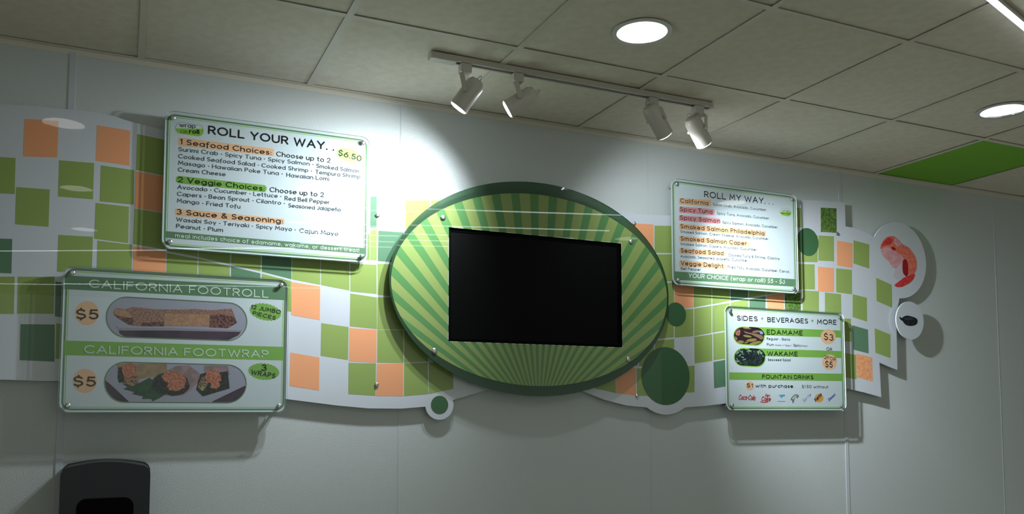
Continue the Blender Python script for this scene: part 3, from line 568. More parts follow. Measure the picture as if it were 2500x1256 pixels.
  ('food_picture',[('lavender',1,[(0.0103,1.6359),(-0.0039,1.6338),(-0.0172,1.6283),(-0.029,1.6197),(-0.0387,1.6085),(-0.0458,1.5951),(-0.05,1.5803),(-0.0512,1.5648),(-0.0492,1.5494),(-0.0441,1.5348),(-0.0362,1.5217),(-0.0259,1.5107),(-0.0137,1.5025),(-0.0002,1.4974),(0.0141,1.4957),(0.3559,1.4951),(0.3707,1.4969),(0.3847,1.5021),(0.3973,1.5105),(0.4077,1.5216),(0.4155,1.535),(0.4202,1.5499),(0.4216,1.5655),(0.4196,1.5811),(0.4143,1.5959),(0.406,1.6091),(0.3951,1.62),(0.3822,1.6281),(0.3679,1.6329),(0.353,1.6344)]),('plum_dark',2,[(-0.0506,1.572),(-0.0342,1.5584),(0.0287,1.496),(0.0121,1.4959),(-0.0002,1.4974),(-0.0137,1.5025),(-0.0259,1.5107),(-0.0362,1.5217),(-0.0441,1.5348),(-0.0492,1.5494),(-0.0512,1.5648)]),('plum_dark',2,[(0.3034,1.4993),(0.4156,1.5572),(0.4207,1.5551),(0.4202,1.5499),(0.4155,1.535),(0.4077,1.5216),(0.3973,1.5105),(0.3847,1.5021),(0.3707,1.4969),(0.3559,1.4951),(0.3035,1.4952)]),('wrap_tan',3,[(-0.0145,1.6281),(0.1467,1.634),(0.1496,1.6029),(0.1273,1.587),(0.0665,1.5794),(0.011,1.5633),(-0.0079,1.6022)]),('nori',4,[(-0.0103,1.6174),(0.0055,1.6177),(0.0109,1.5655),(-0.0068,1.5631),(-0.0113,1.5825)]),('filling',5,[(0.0481,1.6076),(0.0465,1.5955),(0.0381,1.5894),(0.0319,1.5836),(0.0245,1.5765),(0.0156,1.5793),(0.0082,1.586),(0.0047,1.5964),(0.0013,1.6067),(0.0027,1.6178),(0.0074,1.6273),(0.0154,1.631),(0.023,1.6351),(0.0312,1.6329),(0.0395,1.6287),(0.0461,1.6198)]),('filling_dark',4,[(0.0566,1.5727),(0.0572,1.565),(0.0507,1.5592),(0.0434,1.5537),(0.0332,1.5519),(0.0244,1.5564),(0.0173,1.5603),(0.0066,1.5637),(0.0086,1.572),(0.0105,1.5789),(0.0112,1.5879),(0.0223,1.5902),(0.0321,1.594),(0.042,1.5905),(0.0514,1.5871),(0.054,1.5794)]),('grass',3,[(0.0031,1.561),(0.047,1.5572),(0.0907,1.582),(0.1282,1.5538),(0.1494,1.5274),(0.1252,1.5096),(0.103,1.4985),(0.0987,1.5072),(0.0684,1.5071),(0.0722,1.5159),(0.0359,1.5243),(0.0437,1.531),(0.0076,1.5415),(0.0213,1.5482)]),('wrap_pink',3,[(0.1515,1.6096),(0.178,1.6257),(0.2198,1.6289),(0.2606,1.6004),(0.2611,1.5779),(0.2282,1.537),(0.2014,1.5189),(0.129,1.5207),(0.0995,1.5579)]),('nori',4,[(0.2254,1.5568),(0.2231,1.5449),(0.2152,1.5343),(0.2032,1.5253),(0.1863,1.5207),(0.1686,1.5176),(0.1509,1.5231),(0.1335,1.5255),(0.1164,1.5311),(0.1065,1.5418),(0.0976,1.5528),(0.1013,1.5646),(0.1016,1.576),(0.1107,1.5854),(0.1209,1.5944),(0.1361,1.6),(0.154,1.5996),(0.1712,1.5996),(0.188,1.5957),(0.2059,1.5909),(0.217,1.5805),(0.2198,1.5684)]),('filling',5,[(0.2124,1.5776),(0.2092,1.5698),(0.1992,1.565),(0.1875,1.5625),(0.1748,1.5628),(0.1613,1.5617),(0.1493,1.5669),(0.1377,1.5726),(0.1343,1.5807),(0.1297,1.5888),(0.1365,1.5951),(0.1406,1.6025),(0.1524,1.606),(0.1663,1.6055),(0.1799,1.6043),(0.1932,1.6004),(0.2004,1.5928),(0.2089,1.5859)]),('filling',5,[(0.2107,1.5629),(0.2084,1.5558),(0.2085,1.5479),(0.1969,1.5438),(0.1893,1.5371),(0.178,1.5359),(0.1685,1.5382),(0.1573,1.5382),(0.1546,1.5452),(0.1479,1.5502),(0.1519,1.5574),(0.1556,1.5639),(0.1605,1.571),(0.1692,1.5778),(0.1813,1.5758),(0.1915,1.5762),(0.2031,1.5758),(0.213,1.5718)]),('wrap_pink',3,[(0.2728,1.63),(0.3548,1.6295),(0.362,1.5977),(0.3276,1.5789),(0.2735,1.5961)]),('nori',4,[(0.2607,1.5982),(0.2776,1.603),(0.3335,1.6063),(0.3552,1.6112),(0.363,1.5474),(0.271,1.5172),(0.2471,1.5417),(0.2529,1.5688)]),('filling',5,[(0.3317,1.5855),(0.3333,1.5747),(0.3228,1.5709),(0.3167,1.563),(0.3066,1.5653),(0.2977,1.5658),(0.2866,1.5665),(0.2838,1.5772),(0.2776,1.5849),(0.2785,1.5945),(0.2815,1.6033),(0.2872,1.6107),(0.2961,1.6136),(0.3047,1.6193),(0.3136,1.613),(0.3219,1.6095),(0.3268,1.602),(0.3317,1.5944)]),('filling',5,[(0.3299,1.5584),(0.3278,1.5528),(0.3223,1.5492),(0.3176,1.5431),(0.3101,1.5476),(0.3024,1.5475),(0.2951,1.5512),(0.2986,1.5581),(0.297,1.5641),(0.3015,1.5692),(0.3096,1.569),(0.3163,1.5709),(0.3243,1.5699),(0.3281,1.5642)]),('filling_dark',5,[(0.2866,1.5614),(0.281,1.5514),(0.2745,1.5428),(0.2678,1.5438),(0.2595,1.5401),(0.2549,1.5479),(0.2548,1.56),(0.2598,1.5713),(0.2628,1.5827),(0.2698,1.5884),(0.2764,1.5902),(0.2852,1.5949),(0.2903,1.5869),(0.2854,1.572)]),('leaf',6,[(0.2659,1.5554),(0.2745,1.5533),(0.2727,1.5375),(0.2641,1.5385)])]),
  ('picture_outline',('loop','sage',0.003,7,[(0.0103,1.6359),(-0.0039,1.6338),(-0.0172,1.6283),(-0.029,1.6197),(-0.0387,1.6085),(-0.0458,1.5951),(-0.05,1.5803),(-0.0512,1.5648),(-0.0492,1.5494),(-0.0441,1.5348),(-0.0362,1.5217),(-0.0259,1.5107),(-0.0137,1.5025),(-0.0002,1.4974),(0.0141,1.4957),(0.3559,1.4951),(0.3707,1.4969),(0.3847,1.5021),(0.3973,1.5105),(0.4077,1.5216),(0.4155,1.535),(0.4202,1.5499),(0.4216,1.5655),(0.4196,1.5811),(0.4143,1.5959),(0.406,1.6091),(0.3951,1.62),(0.3822,1.6281),(0.3679,1.6329),(0.353,1.6344)])),
  ('starburst',[('leaf',1,[(0.5396,1.8269),(0.5443,1.8221),(0.5368,1.8201),(0.5395,1.815),(0.531,1.8141),(0.5315,1.8091),(0.5225,1.8094),(0.5208,1.8047),(0.5118,1.8062),(0.5081,1.8021),(0.4996,1.8047),(0.4941,1.8015),(0.4867,1.805),(0.4796,1.8028),(0.4736,1.8071),(0.4654,1.8059),(0.4613,1.8107),(0.4525,1.8108),(0.4503,1.8158),(0.4415,1.8171),(0.4414,1.822),(0.433,1.8243),(0.4351,1.8289),(0.4275,1.8322),(0.4316,1.8362),(0.4254,1.8403),(0.4312,1.8434),(0.4267,1.8481),(0.4339,1.8502),(0.4313,1.8551),(0.4396,1.8561),(0.4391,1.8611),(0.4479,1.8608),(0.4495,1.8655),(0.4584,1.864),(0.4621,1.8682),(0.4705,1.8656),(0.476,1.8689),(0.4834,1.8654),(0.4905,1.8678),(0.4965,1.8635),(0.5047,1.8647),(0.509,1.8599),(0.5179,1.8599),(0.5201,1.8548),(0.5291,1.8536),(0.5291,1.8486),(0.5378,1.8462),(0.5357,1.8416),(0.5434,1.8382),(0.5392,1.8342),(0.5456,1.83)])]),
  ('starburst',[('leaf',1,[(0.5372,1.6076),(0.5422,1.6033),(0.5352,1.6006),(0.5383,1.5959),(0.5301,1.5943),(0.5311,1.5894),(0.5223,1.589),(0.5211,1.5842),(0.5123,1.585),(0.509,1.5807),(0.5006,1.5826),(0.4955,1.5789),(0.4879,1.5818),(0.4813,1.579),(0.4751,1.5828),(0.4673,1.581),(0.4627,1.5854),(0.4542,1.5848),(0.4516,1.5895),(0.4429,1.5901),(0.4424,1.5949),(0.434,1.5966),(0.4355,1.6012),(0.4279,1.6039),(0.4315,1.6081),(0.425,1.6117),(0.4304,1.6152),(0.4255,1.6195),(0.4324,1.6221),(0.4294,1.6268),(0.4373,1.6283),(0.4363,1.6332),(0.4449,1.6336),(0.4461,1.6384),(0.4548,1.6377),(0.458,1.642),(0.4664,1.6402),(0.4714,1.6439),(0.4789,1.641),(0.4856,1.6439),(0.4918,1.6402),(0.4997,1.642),(0.5043,1.6376),(0.5129,1.6383),(0.5155,1.6335),(0.5245,1.633),(0.525,1.6281),(0.5336,1.6265),(0.532,1.6218),(0.5398,1.6191),(0.5361,1.6148),(0.5428,1.6112)])])]),
 'my': dict(text=[
  ('ROLL MY WAY. . .',2.5167,2.4859,0.4244,0.0305,0.8,0.15,'ink',0),
  ('California',2.3771,2.4454,0.1631,0.0216,1.36,0.16,'brown',0),
  ('Spicy Tuna',2.3753,2.4045,0.1885,0.0216,1.42,0.16,'brown',0),
  ('Spicy Salmon',2.3746,2.3642,0.2337,0.0215,1.05,0.16,'brown',0),
  ('Smoked Salmon Philadelphia',2.3761,2.3229,0.5035,0.0215,0.95,0.16,'brown',0),
  ('Smoked Salmon Caper',2.3768,2.2647,0.3915,0.0215,1.1,0.16,'brown',0),
  ('Seafood Salad',2.3758,2.2074,0.2496,0.0214,1.16,0.16,'brown',0),
  ('Veggie Delight',2.3747,2.1479,0.2492,0.0214,0.59,0.16,'brown',0),
  ('Surimi Crab, Avocado, Cucumber.',2.5668,2.4505,0.3315,0.0134,0.93,0.14,'ink_soft',0),
  ('Spicy Tuna, Avocado, Cucumber.',2.5904,2.4099,0.3254,0.0134,0.84,0.14,'ink_soft',0),
  ('Spicy Salmon, Avocado, Cucumber.',2.6229,2.368,0.345,0.0134,1.08,0.14,'ink_soft',0),
  ('Smoked Salmon, Cream Cheese, Avocado, Cucumber.',2.3757,2.3009,0.533,0.0131,1.04,0.14,'ink_soft',0),
  ('Smoked Salmon, Capers, Avocado, Cucumber.',2.3747,2.2431,0.4585,0.013,0.88,0.14,'ink_soft',0),
  ('Cooked Tuna & Shrimp, Cilantro',2.6547,2.2113,0.3181,0.0134,0.79,0.14,'ink_soft',0),
  ('Avocado, Seasoned jalapeño, Cucumber.',2.3737,2.184,0.4034,0.013,1.08,0.14,'ink_soft',0),
  ('Fried Tofu, Avocado, Cucumber, Carrot,',2.6492,2.1522,0.3881,0.0134,0.34,0.14,'ink_soft',0),
  ('Bell Pepper',2.3744,2.1256,0.1153,0.013,0.92,0.14,'ink_soft',0),
  ('YOUR CHOICE (wrap or roll!) $5 - $6',2.4167,2.0909,0.5873,0.0214,0.6,0.15,'pale',0.15),
  ('wrap',2.9956,2.4645,0.0497,0.009,2.73,0.14,'ink_soft',0),
  ('or roll',2.9952,2.4515,0.0521,0.009,0.6,0.16,'ink',0)],
  print=[
  ('heading_highlight',[('peach',1,[(2.5488,2.4764),(2.5513,2.4763),(2.5536,2.4756),(2.5553,2.4743),(2.5564,2.4725),(2.5568,2.4705),(2.5564,2.4519),(2.556,2.4497),(2.5548,2.4478),(2.553,2.4461),(2.5507,2.4449),(2.5482,2.4443),(2.3781,2.4375),(2.3756,2.4376),(2.3735,2.4383),(2.3718,2.4396),(2.3707,2.4413),(2.3703,2.4433),(2.3706,2.4597),(2.371,2.4618),(2.3722,2.4637),(2.3739,2.4654),(2.3761,2.4665),(2.3786,2.4671)])]),
  ('heading_highlight',[('pink',1,[(2.5682,2.433),(2.5707,2.4329),(2.573,2.4322),(2.5747,2.4309),(2.5759,2.4291),(2.5762,2.4271),(2.5759,2.4108),(2.5754,2.4087),(2.5742,2.4068),(2.5724,2.4051),(2.5701,2.4039),(2.5676,2.4034),(2.3785,2.3978),(2.3761,2.3979),(2.3739,2.3986),(2.3722,2.3999),(2.3711,2.4016),(2.3708,2.4036),(2.371,2.4195),(2.3715,2.4216),(2.3726,2.4235),(2.3744,2.4251),(2.3766,2.4263),(2.379,2.4269)])]),
  ('heading_highlight',[('pink',1,[(2.6029,2.391),(2.6054,2.3909),(2.6077,2.3901),(2.6094,2.3888),(2.6106,2.3871),(2.6109,2.385),(2.6106,2.3721),(2.6102,2.37),(2.609,2.368),(2.6071,2.3664),(2.6048,2.3652),(2.6023,2.3646),(2.3767,2.3579),(2.3743,2.358),(2.3721,2.3587),(2.3704,2.36),(2.3693,2.3617),(2.369,2.3637),(2.3692,2.3777),(2.3696,2.3798),(2.3708,2.3817),(2.3725,2.3834),(2.3747,2.3845),(2.3772,2.385)])]),
  ('heading_highlight',[('peach',1,[(2.8826,2.355),(2.8853,2.3549),(2.8876,2.3541),(2.8895,2.3528),(2.8907,2.351),(2.8911,2.3489),(2.8907,2.3331),(2.8902,2.331),(2.8889,2.3289),(2.8869,2.3273),(2.8845,2.3261),(2.8818,2.3255),(2.3771,2.3178),(2.3747,2.3179),(2.3725,2.3187),(2.3708,2.3199),(2.3698,2.3217),(2.3694,2.3237),(2.3697,2.3381),(2.3701,2.3402),(2.3712,2.3421),(2.373,2.3437),(2.3752,2.3448),(2.3776,2.3454)])]),
  ('heading_highlight',[('peach',1,[(2.7753,2.2941),(2.778,2.294),(2.7803,2.2932),(2.7821,2.2919),(2.7833,2.2901),(2.7837,2.288),(2.7833,2.2734),(2.7828,2.2713),(2.7816,2.2693),(2.7797,2.2676),(2.7773,2.2665),(2.7746,2.2659),(2.3761,2.26),(2.3737,2.2601),(2.3716,2.2608),(2.3699,2.2621),(2.3688,2.2638),(2.3684,2.2658),(2.3687,2.2793),(2.3691,2.2814),(2.3702,2.2833),(2.372,2.2849),(2.3742,2.286),(2.3766,2.2865)])]),
  ('heading_highlight',[('peach',1,[(2.6305,2.2343),(2.633,2.2342),(2.6353,2.2334),(2.6371,2.2321),(2.6382,2.2303),(2.6386,2.2282),(2.6383,2.2139),(2.6378,2.2118),(2.6366,2.2099),(2.6347,2.2082),(2.6324,2.2071),(2.6299,2.2066),(2.3751,2.2018),(2.3727,2.2019),(2.3706,2.2027),(2.3689,2.204),(2.3678,2.2057),(2.3674,2.2077),(2.3676,2.2202),(2.3681,2.2223),(2.3692,2.2242),(2.371,2.2257),(2.3731,2.2268),(2.3756,2.2274)])]),
  ('heading_highlight',[('peach',1,[(2.6304,2.1747),(2.6329,2.1746),(2.6352,2.1738),(2.637,2.1724),(2.6381,2.1707),(2.6384,2.1686),(2.6381,2.1524),(2.6376,2.1503),(2.6364,2.1484),(2.6346,2.1468),(2.6323,2.1457),(2.6297,2.1452),(2.3741,2.1414),(2.3717,2.1415),(2.3695,2.1423),(2.3678,2.1436),(2.3668,2.1453),(2.3664,2.1473),(2.3667,2.1617),(2.3671,2.1637),(2.3682,2.1656),(2.3699,2.1672),(2.3721,2.1683),(2.3745,2.1688)])]),
  ('banner',[('sage',1,[(2.336,2.1156),(3.0721,2.1256),(3.0709,2.0873),(2.3354,2.0755)])]),
  ('pill_badge',[('paper',1,[(2.9831,2.4607),(3.0555,2.4664),(3.0544,2.4712),(3.0494,2.4768),(3.0417,2.4801),(3.0326,2.4806),(3.0056,2.4814),(2.997,2.4792),(2.9897,2.4747),(2.9848,2.4686),(2.9829,2.4617)]),('lime_bright',1,[(2.9831,2.4607),(3.0555,2.4664),(3.056,2.4641),(3.054,2.4567),(3.0486,2.4501),(3.0407,2.4453),(3.0372,2.4444),(3.0046,2.4464),(2.9943,2.4477),(2.989,2.45),(2.9844,2.4552)])]),
  ('badge_outline',('loop','olive',0.001,2,[(3.0056,2.4814),(2.997,2.4792),(2.9897,2.4747),(2.9848,2.4686),(2.9829,2.4617),(2.9844,2.4552),(2.989,2.45),(2.9961,2.4469),(3.0046,2.4464),(3.0315,2.443),(3.0407,2.4453),(3.0486,2.4501),(3.054,2.4567),(3.056,2.4641),(3.0544,2.4712),(3.0494,2.4768),(3.0417,2.4801),(3.0326,2.4806)]))]),
 'sides': dict(text=[
  ('SIDES',2.6988,1.9004,0.1276,0.024,0.7,0.155,'ink',0),
  ('BEVERAGES',2.8868,1.901,0.2619,0.0244,0.85,0.155,'ink',0),
  ('MORE',3.2094,1.9037,0.1312,0.0252,1.17,0.155,'ink',0),
  ('EDAMAME',2.8817,1.8394,0.2302,0.0244,0.86,0.155,'ink',0),
  ('WAKAME',2.8806,1.7341,0.1952,0.0234,0.71,0.155,'ink',0),
  ('FOUNTAIN DRINKS',2.8474,1.6215,0.3279,0.0196,0.31,0.155,'ink',0),
  ('Regular • Garlic',2.8798,1.8128,0.1498,0.0122,0.22,0.15,'ink_soft',0),
  ('Plum',2.8802,1.7844,0.0436,0.0122,0.02,0.15,'ink_soft',0),
  ("(Sweet 'n Tangy)",2.932,1.7847,0.0992,0.0081,0.74,0.13,'ink_soft',0),
  ('• Spicy',3.0371,1.7857,0.0653,0.0123,0.57,0.15,'ink_soft',0),
  ('(hot)',3.1071,1.7865,0.033,0.0083,0.17,0.13,'ink_soft',0),
  ('Seaweed Salad',2.8839,1.7095,0.1438,0.0121,0.47,0.15,'ink_soft',0),
  ('$3',3.2497,1.8268,0.0662,0.0337,-4.54,0.13,'ink',0),
  ('OR',3.2663,1.7718,0.0396,0.0159,-2.4,0.13,'ink',0),
  ('2FOR',3.2507,1.729,0.0785,0.0186,-8.89,0.13,'brown',0),
  ('$5',3.2548,1.6872,0.0512,0.0307,-4.03,0.14,'ink',0),
  ('$1',2.7504,1.5785,0.0374,0.0185,-1.4,0.15,'ink',0),
  ('with purchase',2.8045,1.5774,0.2369,0.0177,0.19,0.15,'ink',0),
  ('. . .',3.0486,1.5791,0.0313,0.0136,-0.21,0.1,'ink_soft',0),
  ('$1.50 without',3.0977,1.5783,0.1756,0.0146,0.16,0.12,'ink',0),
  ('Coca-Cola',2.6986,1.5175,0.101,0.0254,-1.22,0.13,'red',0.25),
  ('Diet',2.8622,1.5343,0.0302,0.0134,-3.02,0.16,'red',0.2),
  ('Coke',2.8378,1.5119,0.0591,0.0231,-0.62,0.17,'red',0.2),
  ('Fanta',3.1872,1.507,0.0558,0.0184,40.38,0.2,'navy',0.1),
  ('Sprite',3.1074,1.5067,0.0623,0.0155,35.26,0.1,'lilac',0.1),
  ('Dasani',3.2753,1.5129,0.0556,0.0139,33.8,0.2,'blue',0.1)],
  print=[
  ('banner',[('leaf',1,[(2.7738,1.8729),(3.3753,1.8775),(3.374,1.8406),(2.7728,1.8327)])]),
  ('banner',[('leaf',1,[(2.7712,1.7681),(3.379,1.7709),(3.3777,1.735),(2.7703,1.7312)])]),
  ('banner',[('leaf',1,[(2.648,1.6482),(3.3799,1.6546),(3.3785,1.6165),(2.6473,1.6128)])]),
  ('food_picture',[('lime_bright',1,[(2.7325,1.873),(2.7151,1.8701),(2.6994,1.8631),(2.6868,1.8527),(2.6786,1.8399),(2.6756,1.826),(2.678,1.8124),(2.6856,1.8002),(2.6977,1.7907),(2.7131,1.7849),(2.7304,1.7832),(2.8111,1.78),(2.8289,1.7828),(2.8451,1.7898),(2.8582,1.8003),(2.8667,1.8133),(2.87,1.8275),(2.8675,1.8415),(2.8596,1.8539),(2.8471,1.8636),(2.8311,1.8694),(2.8134,1.8709)]),('pod_dark',2,[(2.7313,1.8685),(2.7156,1.8659),(2.7015,1.8596),(2.6901,1.8502),(2.6827,1.8387),(2.68,1.8262),(2.6822,1.8139),(2.689,1.8029),(2.6999,1.7944),(2.7138,1.7891),(2.7294,1.7876),(2.8115,1.7849),(2.8275,1.7874),(2.842,1.7937),(2.8537,1.8031),(2.8614,1.8148),(2.8642,1.8275),(2.862,1.8401),(2.855,1.8512),(2.8437,1.8598),(2.8295,1.8651),(2.8136,1.8664)]),('pod_red',3,[(2.7176,1.8383),(2.7157,1.8307),(2.7086,1.8264),(2.7016,1.8272),(2.695,1.8278),(2.6909,1.8322),(2.6885,1.8381),(2.6896,1.8455),(2.6964,1.8501),(2.7021,1.8535),(2.7091,1.8585),(2.7148,1.8551),(2.7205,1.8517),(2.7185,1.8443)]),('pod_tan',3,[(2.7379,1.8515),(2.7728,1.8441),(2.8169,1.8405),(2.8546,1.833),(2.861,1.8191),(2.8474,1.8116),(2.8253,1.8214),(2.7858,1.8358),(2.7486,1.8414)]),('pod_green',3,[(2.7885,1.8233),(2.7852,1.8211),(2.7758,1.8204),(2.7656,1.8204),(2.7541,1.8212),(2.7438,1.8234),(2.7371,1.8262),(2.7361,1.8288),(2.7385,1.831),(2.7462,1.8322),(2.7569,1.8322),(2.7682,1.8308),(2.7785,1.8288),(2.7851,1.8261)]),('pod_green',3,[(2.8196,1.8116),(2.8176,1.8081),(2.8083,1.8046),(2.7955,1.8015),(2.7807,1.7997),(2.7683,1.8001),(2.7594,1.8015),(2.7533,1.8038),(2.7581,1.8075),(2.7667,1.811),(2.7788,1.8144),(2.7939,1.8158),(2.808,1.8162),(2.8168,1.8145)]),('pod_green',3,[(2.74,1.7975),(2.7375,1.7942),(2.7324,1.7912),(2.7235,1.7897),(2.7145,1.7895),(2.7122,1.7897),(2.6999,1.7944),(2.6969,1.7968),(2.6988,1.7996),(2.7063,1.8022),(2.7145,1.8043),(2.724,1.8043),(2.7322,1.803),(2.7376,1.8006)]),('pod_green',3,[(2.8465,1.8031),(2.8442,1.7992),(2.8346,1.7942),(2.8199,1.7892),(2.8028,1.7855),(2.8013,1.7853),(2.7727,1.7862),(2.7734,1.7898),(2.7842,1.7948),(2.7984,1.7998),(2.815,1.8029),(2.8304,1.8053),(2.8404,1.8049)]),('pod_tan',3,[(2.845,1.8552),(2.8427,1.8524),(2.8343,1.8494),(2.8236,1.847),(2.8125,1.8456),(2.8009,1.8444),(2.7938,1.8453),(2.7897,1.8469),(2.7935,1.8498),(2.7994,1.8527),(2.8108,1.8551),(2.8226,1.8573),(2.8337,1.8578),(2.8405,1.8568)]),('pod_tan',3,[(2.7857,1.8642),(2.7824,1.8627),(2.7766,1.8612),(2.7652,1.861),(2.7538,1.8609),(2.7438,1.8619),(2.738,1.8634),(2.7339,1.865),(2.7384,1.8665),(2.7443,1.8678),(2.7497,1.868),(2.7763,1.8674),(2.7767,1.8673),(2.7853,1.866)]),('lilac',3,[(2.8591,1.8423),(2.8563,1.8385),(2.8494,1.839),(2.8429,1.8396),(2.8389,1.8435),(2.8364,1.8476),(2.8357,1.8523),(2.8414,1.8542),(2.847,1.8557),(2.8502,1.8549),(2.855,1.8512),(2.8597,1.8437)]),('pod_tan',3,[(2.7007,1.8102),(2.6978,1.8053),(2.6925,1.8025),(2.6905,1.8018),(2.689,1.8029),(2.6822,1.8139),(2.6815,1.8176),(2.6854,1.8211),(2.6917,1.822),(2.6964,1.819),(2.7002,1.8154)]),('pod_tan',3,[(2.7669,1.7975),(2.7659,1.7951),(2.7619,1.7925),(2.7549,1.7911),(2.7483,1.7905),(2.743,1.7912),(2.7419,1.7932),(2.7423,1.7955),(2.7466,1.798),(2.7531,1.7998),(2.7593,1.7998),(2.7645,1.7992)])]),
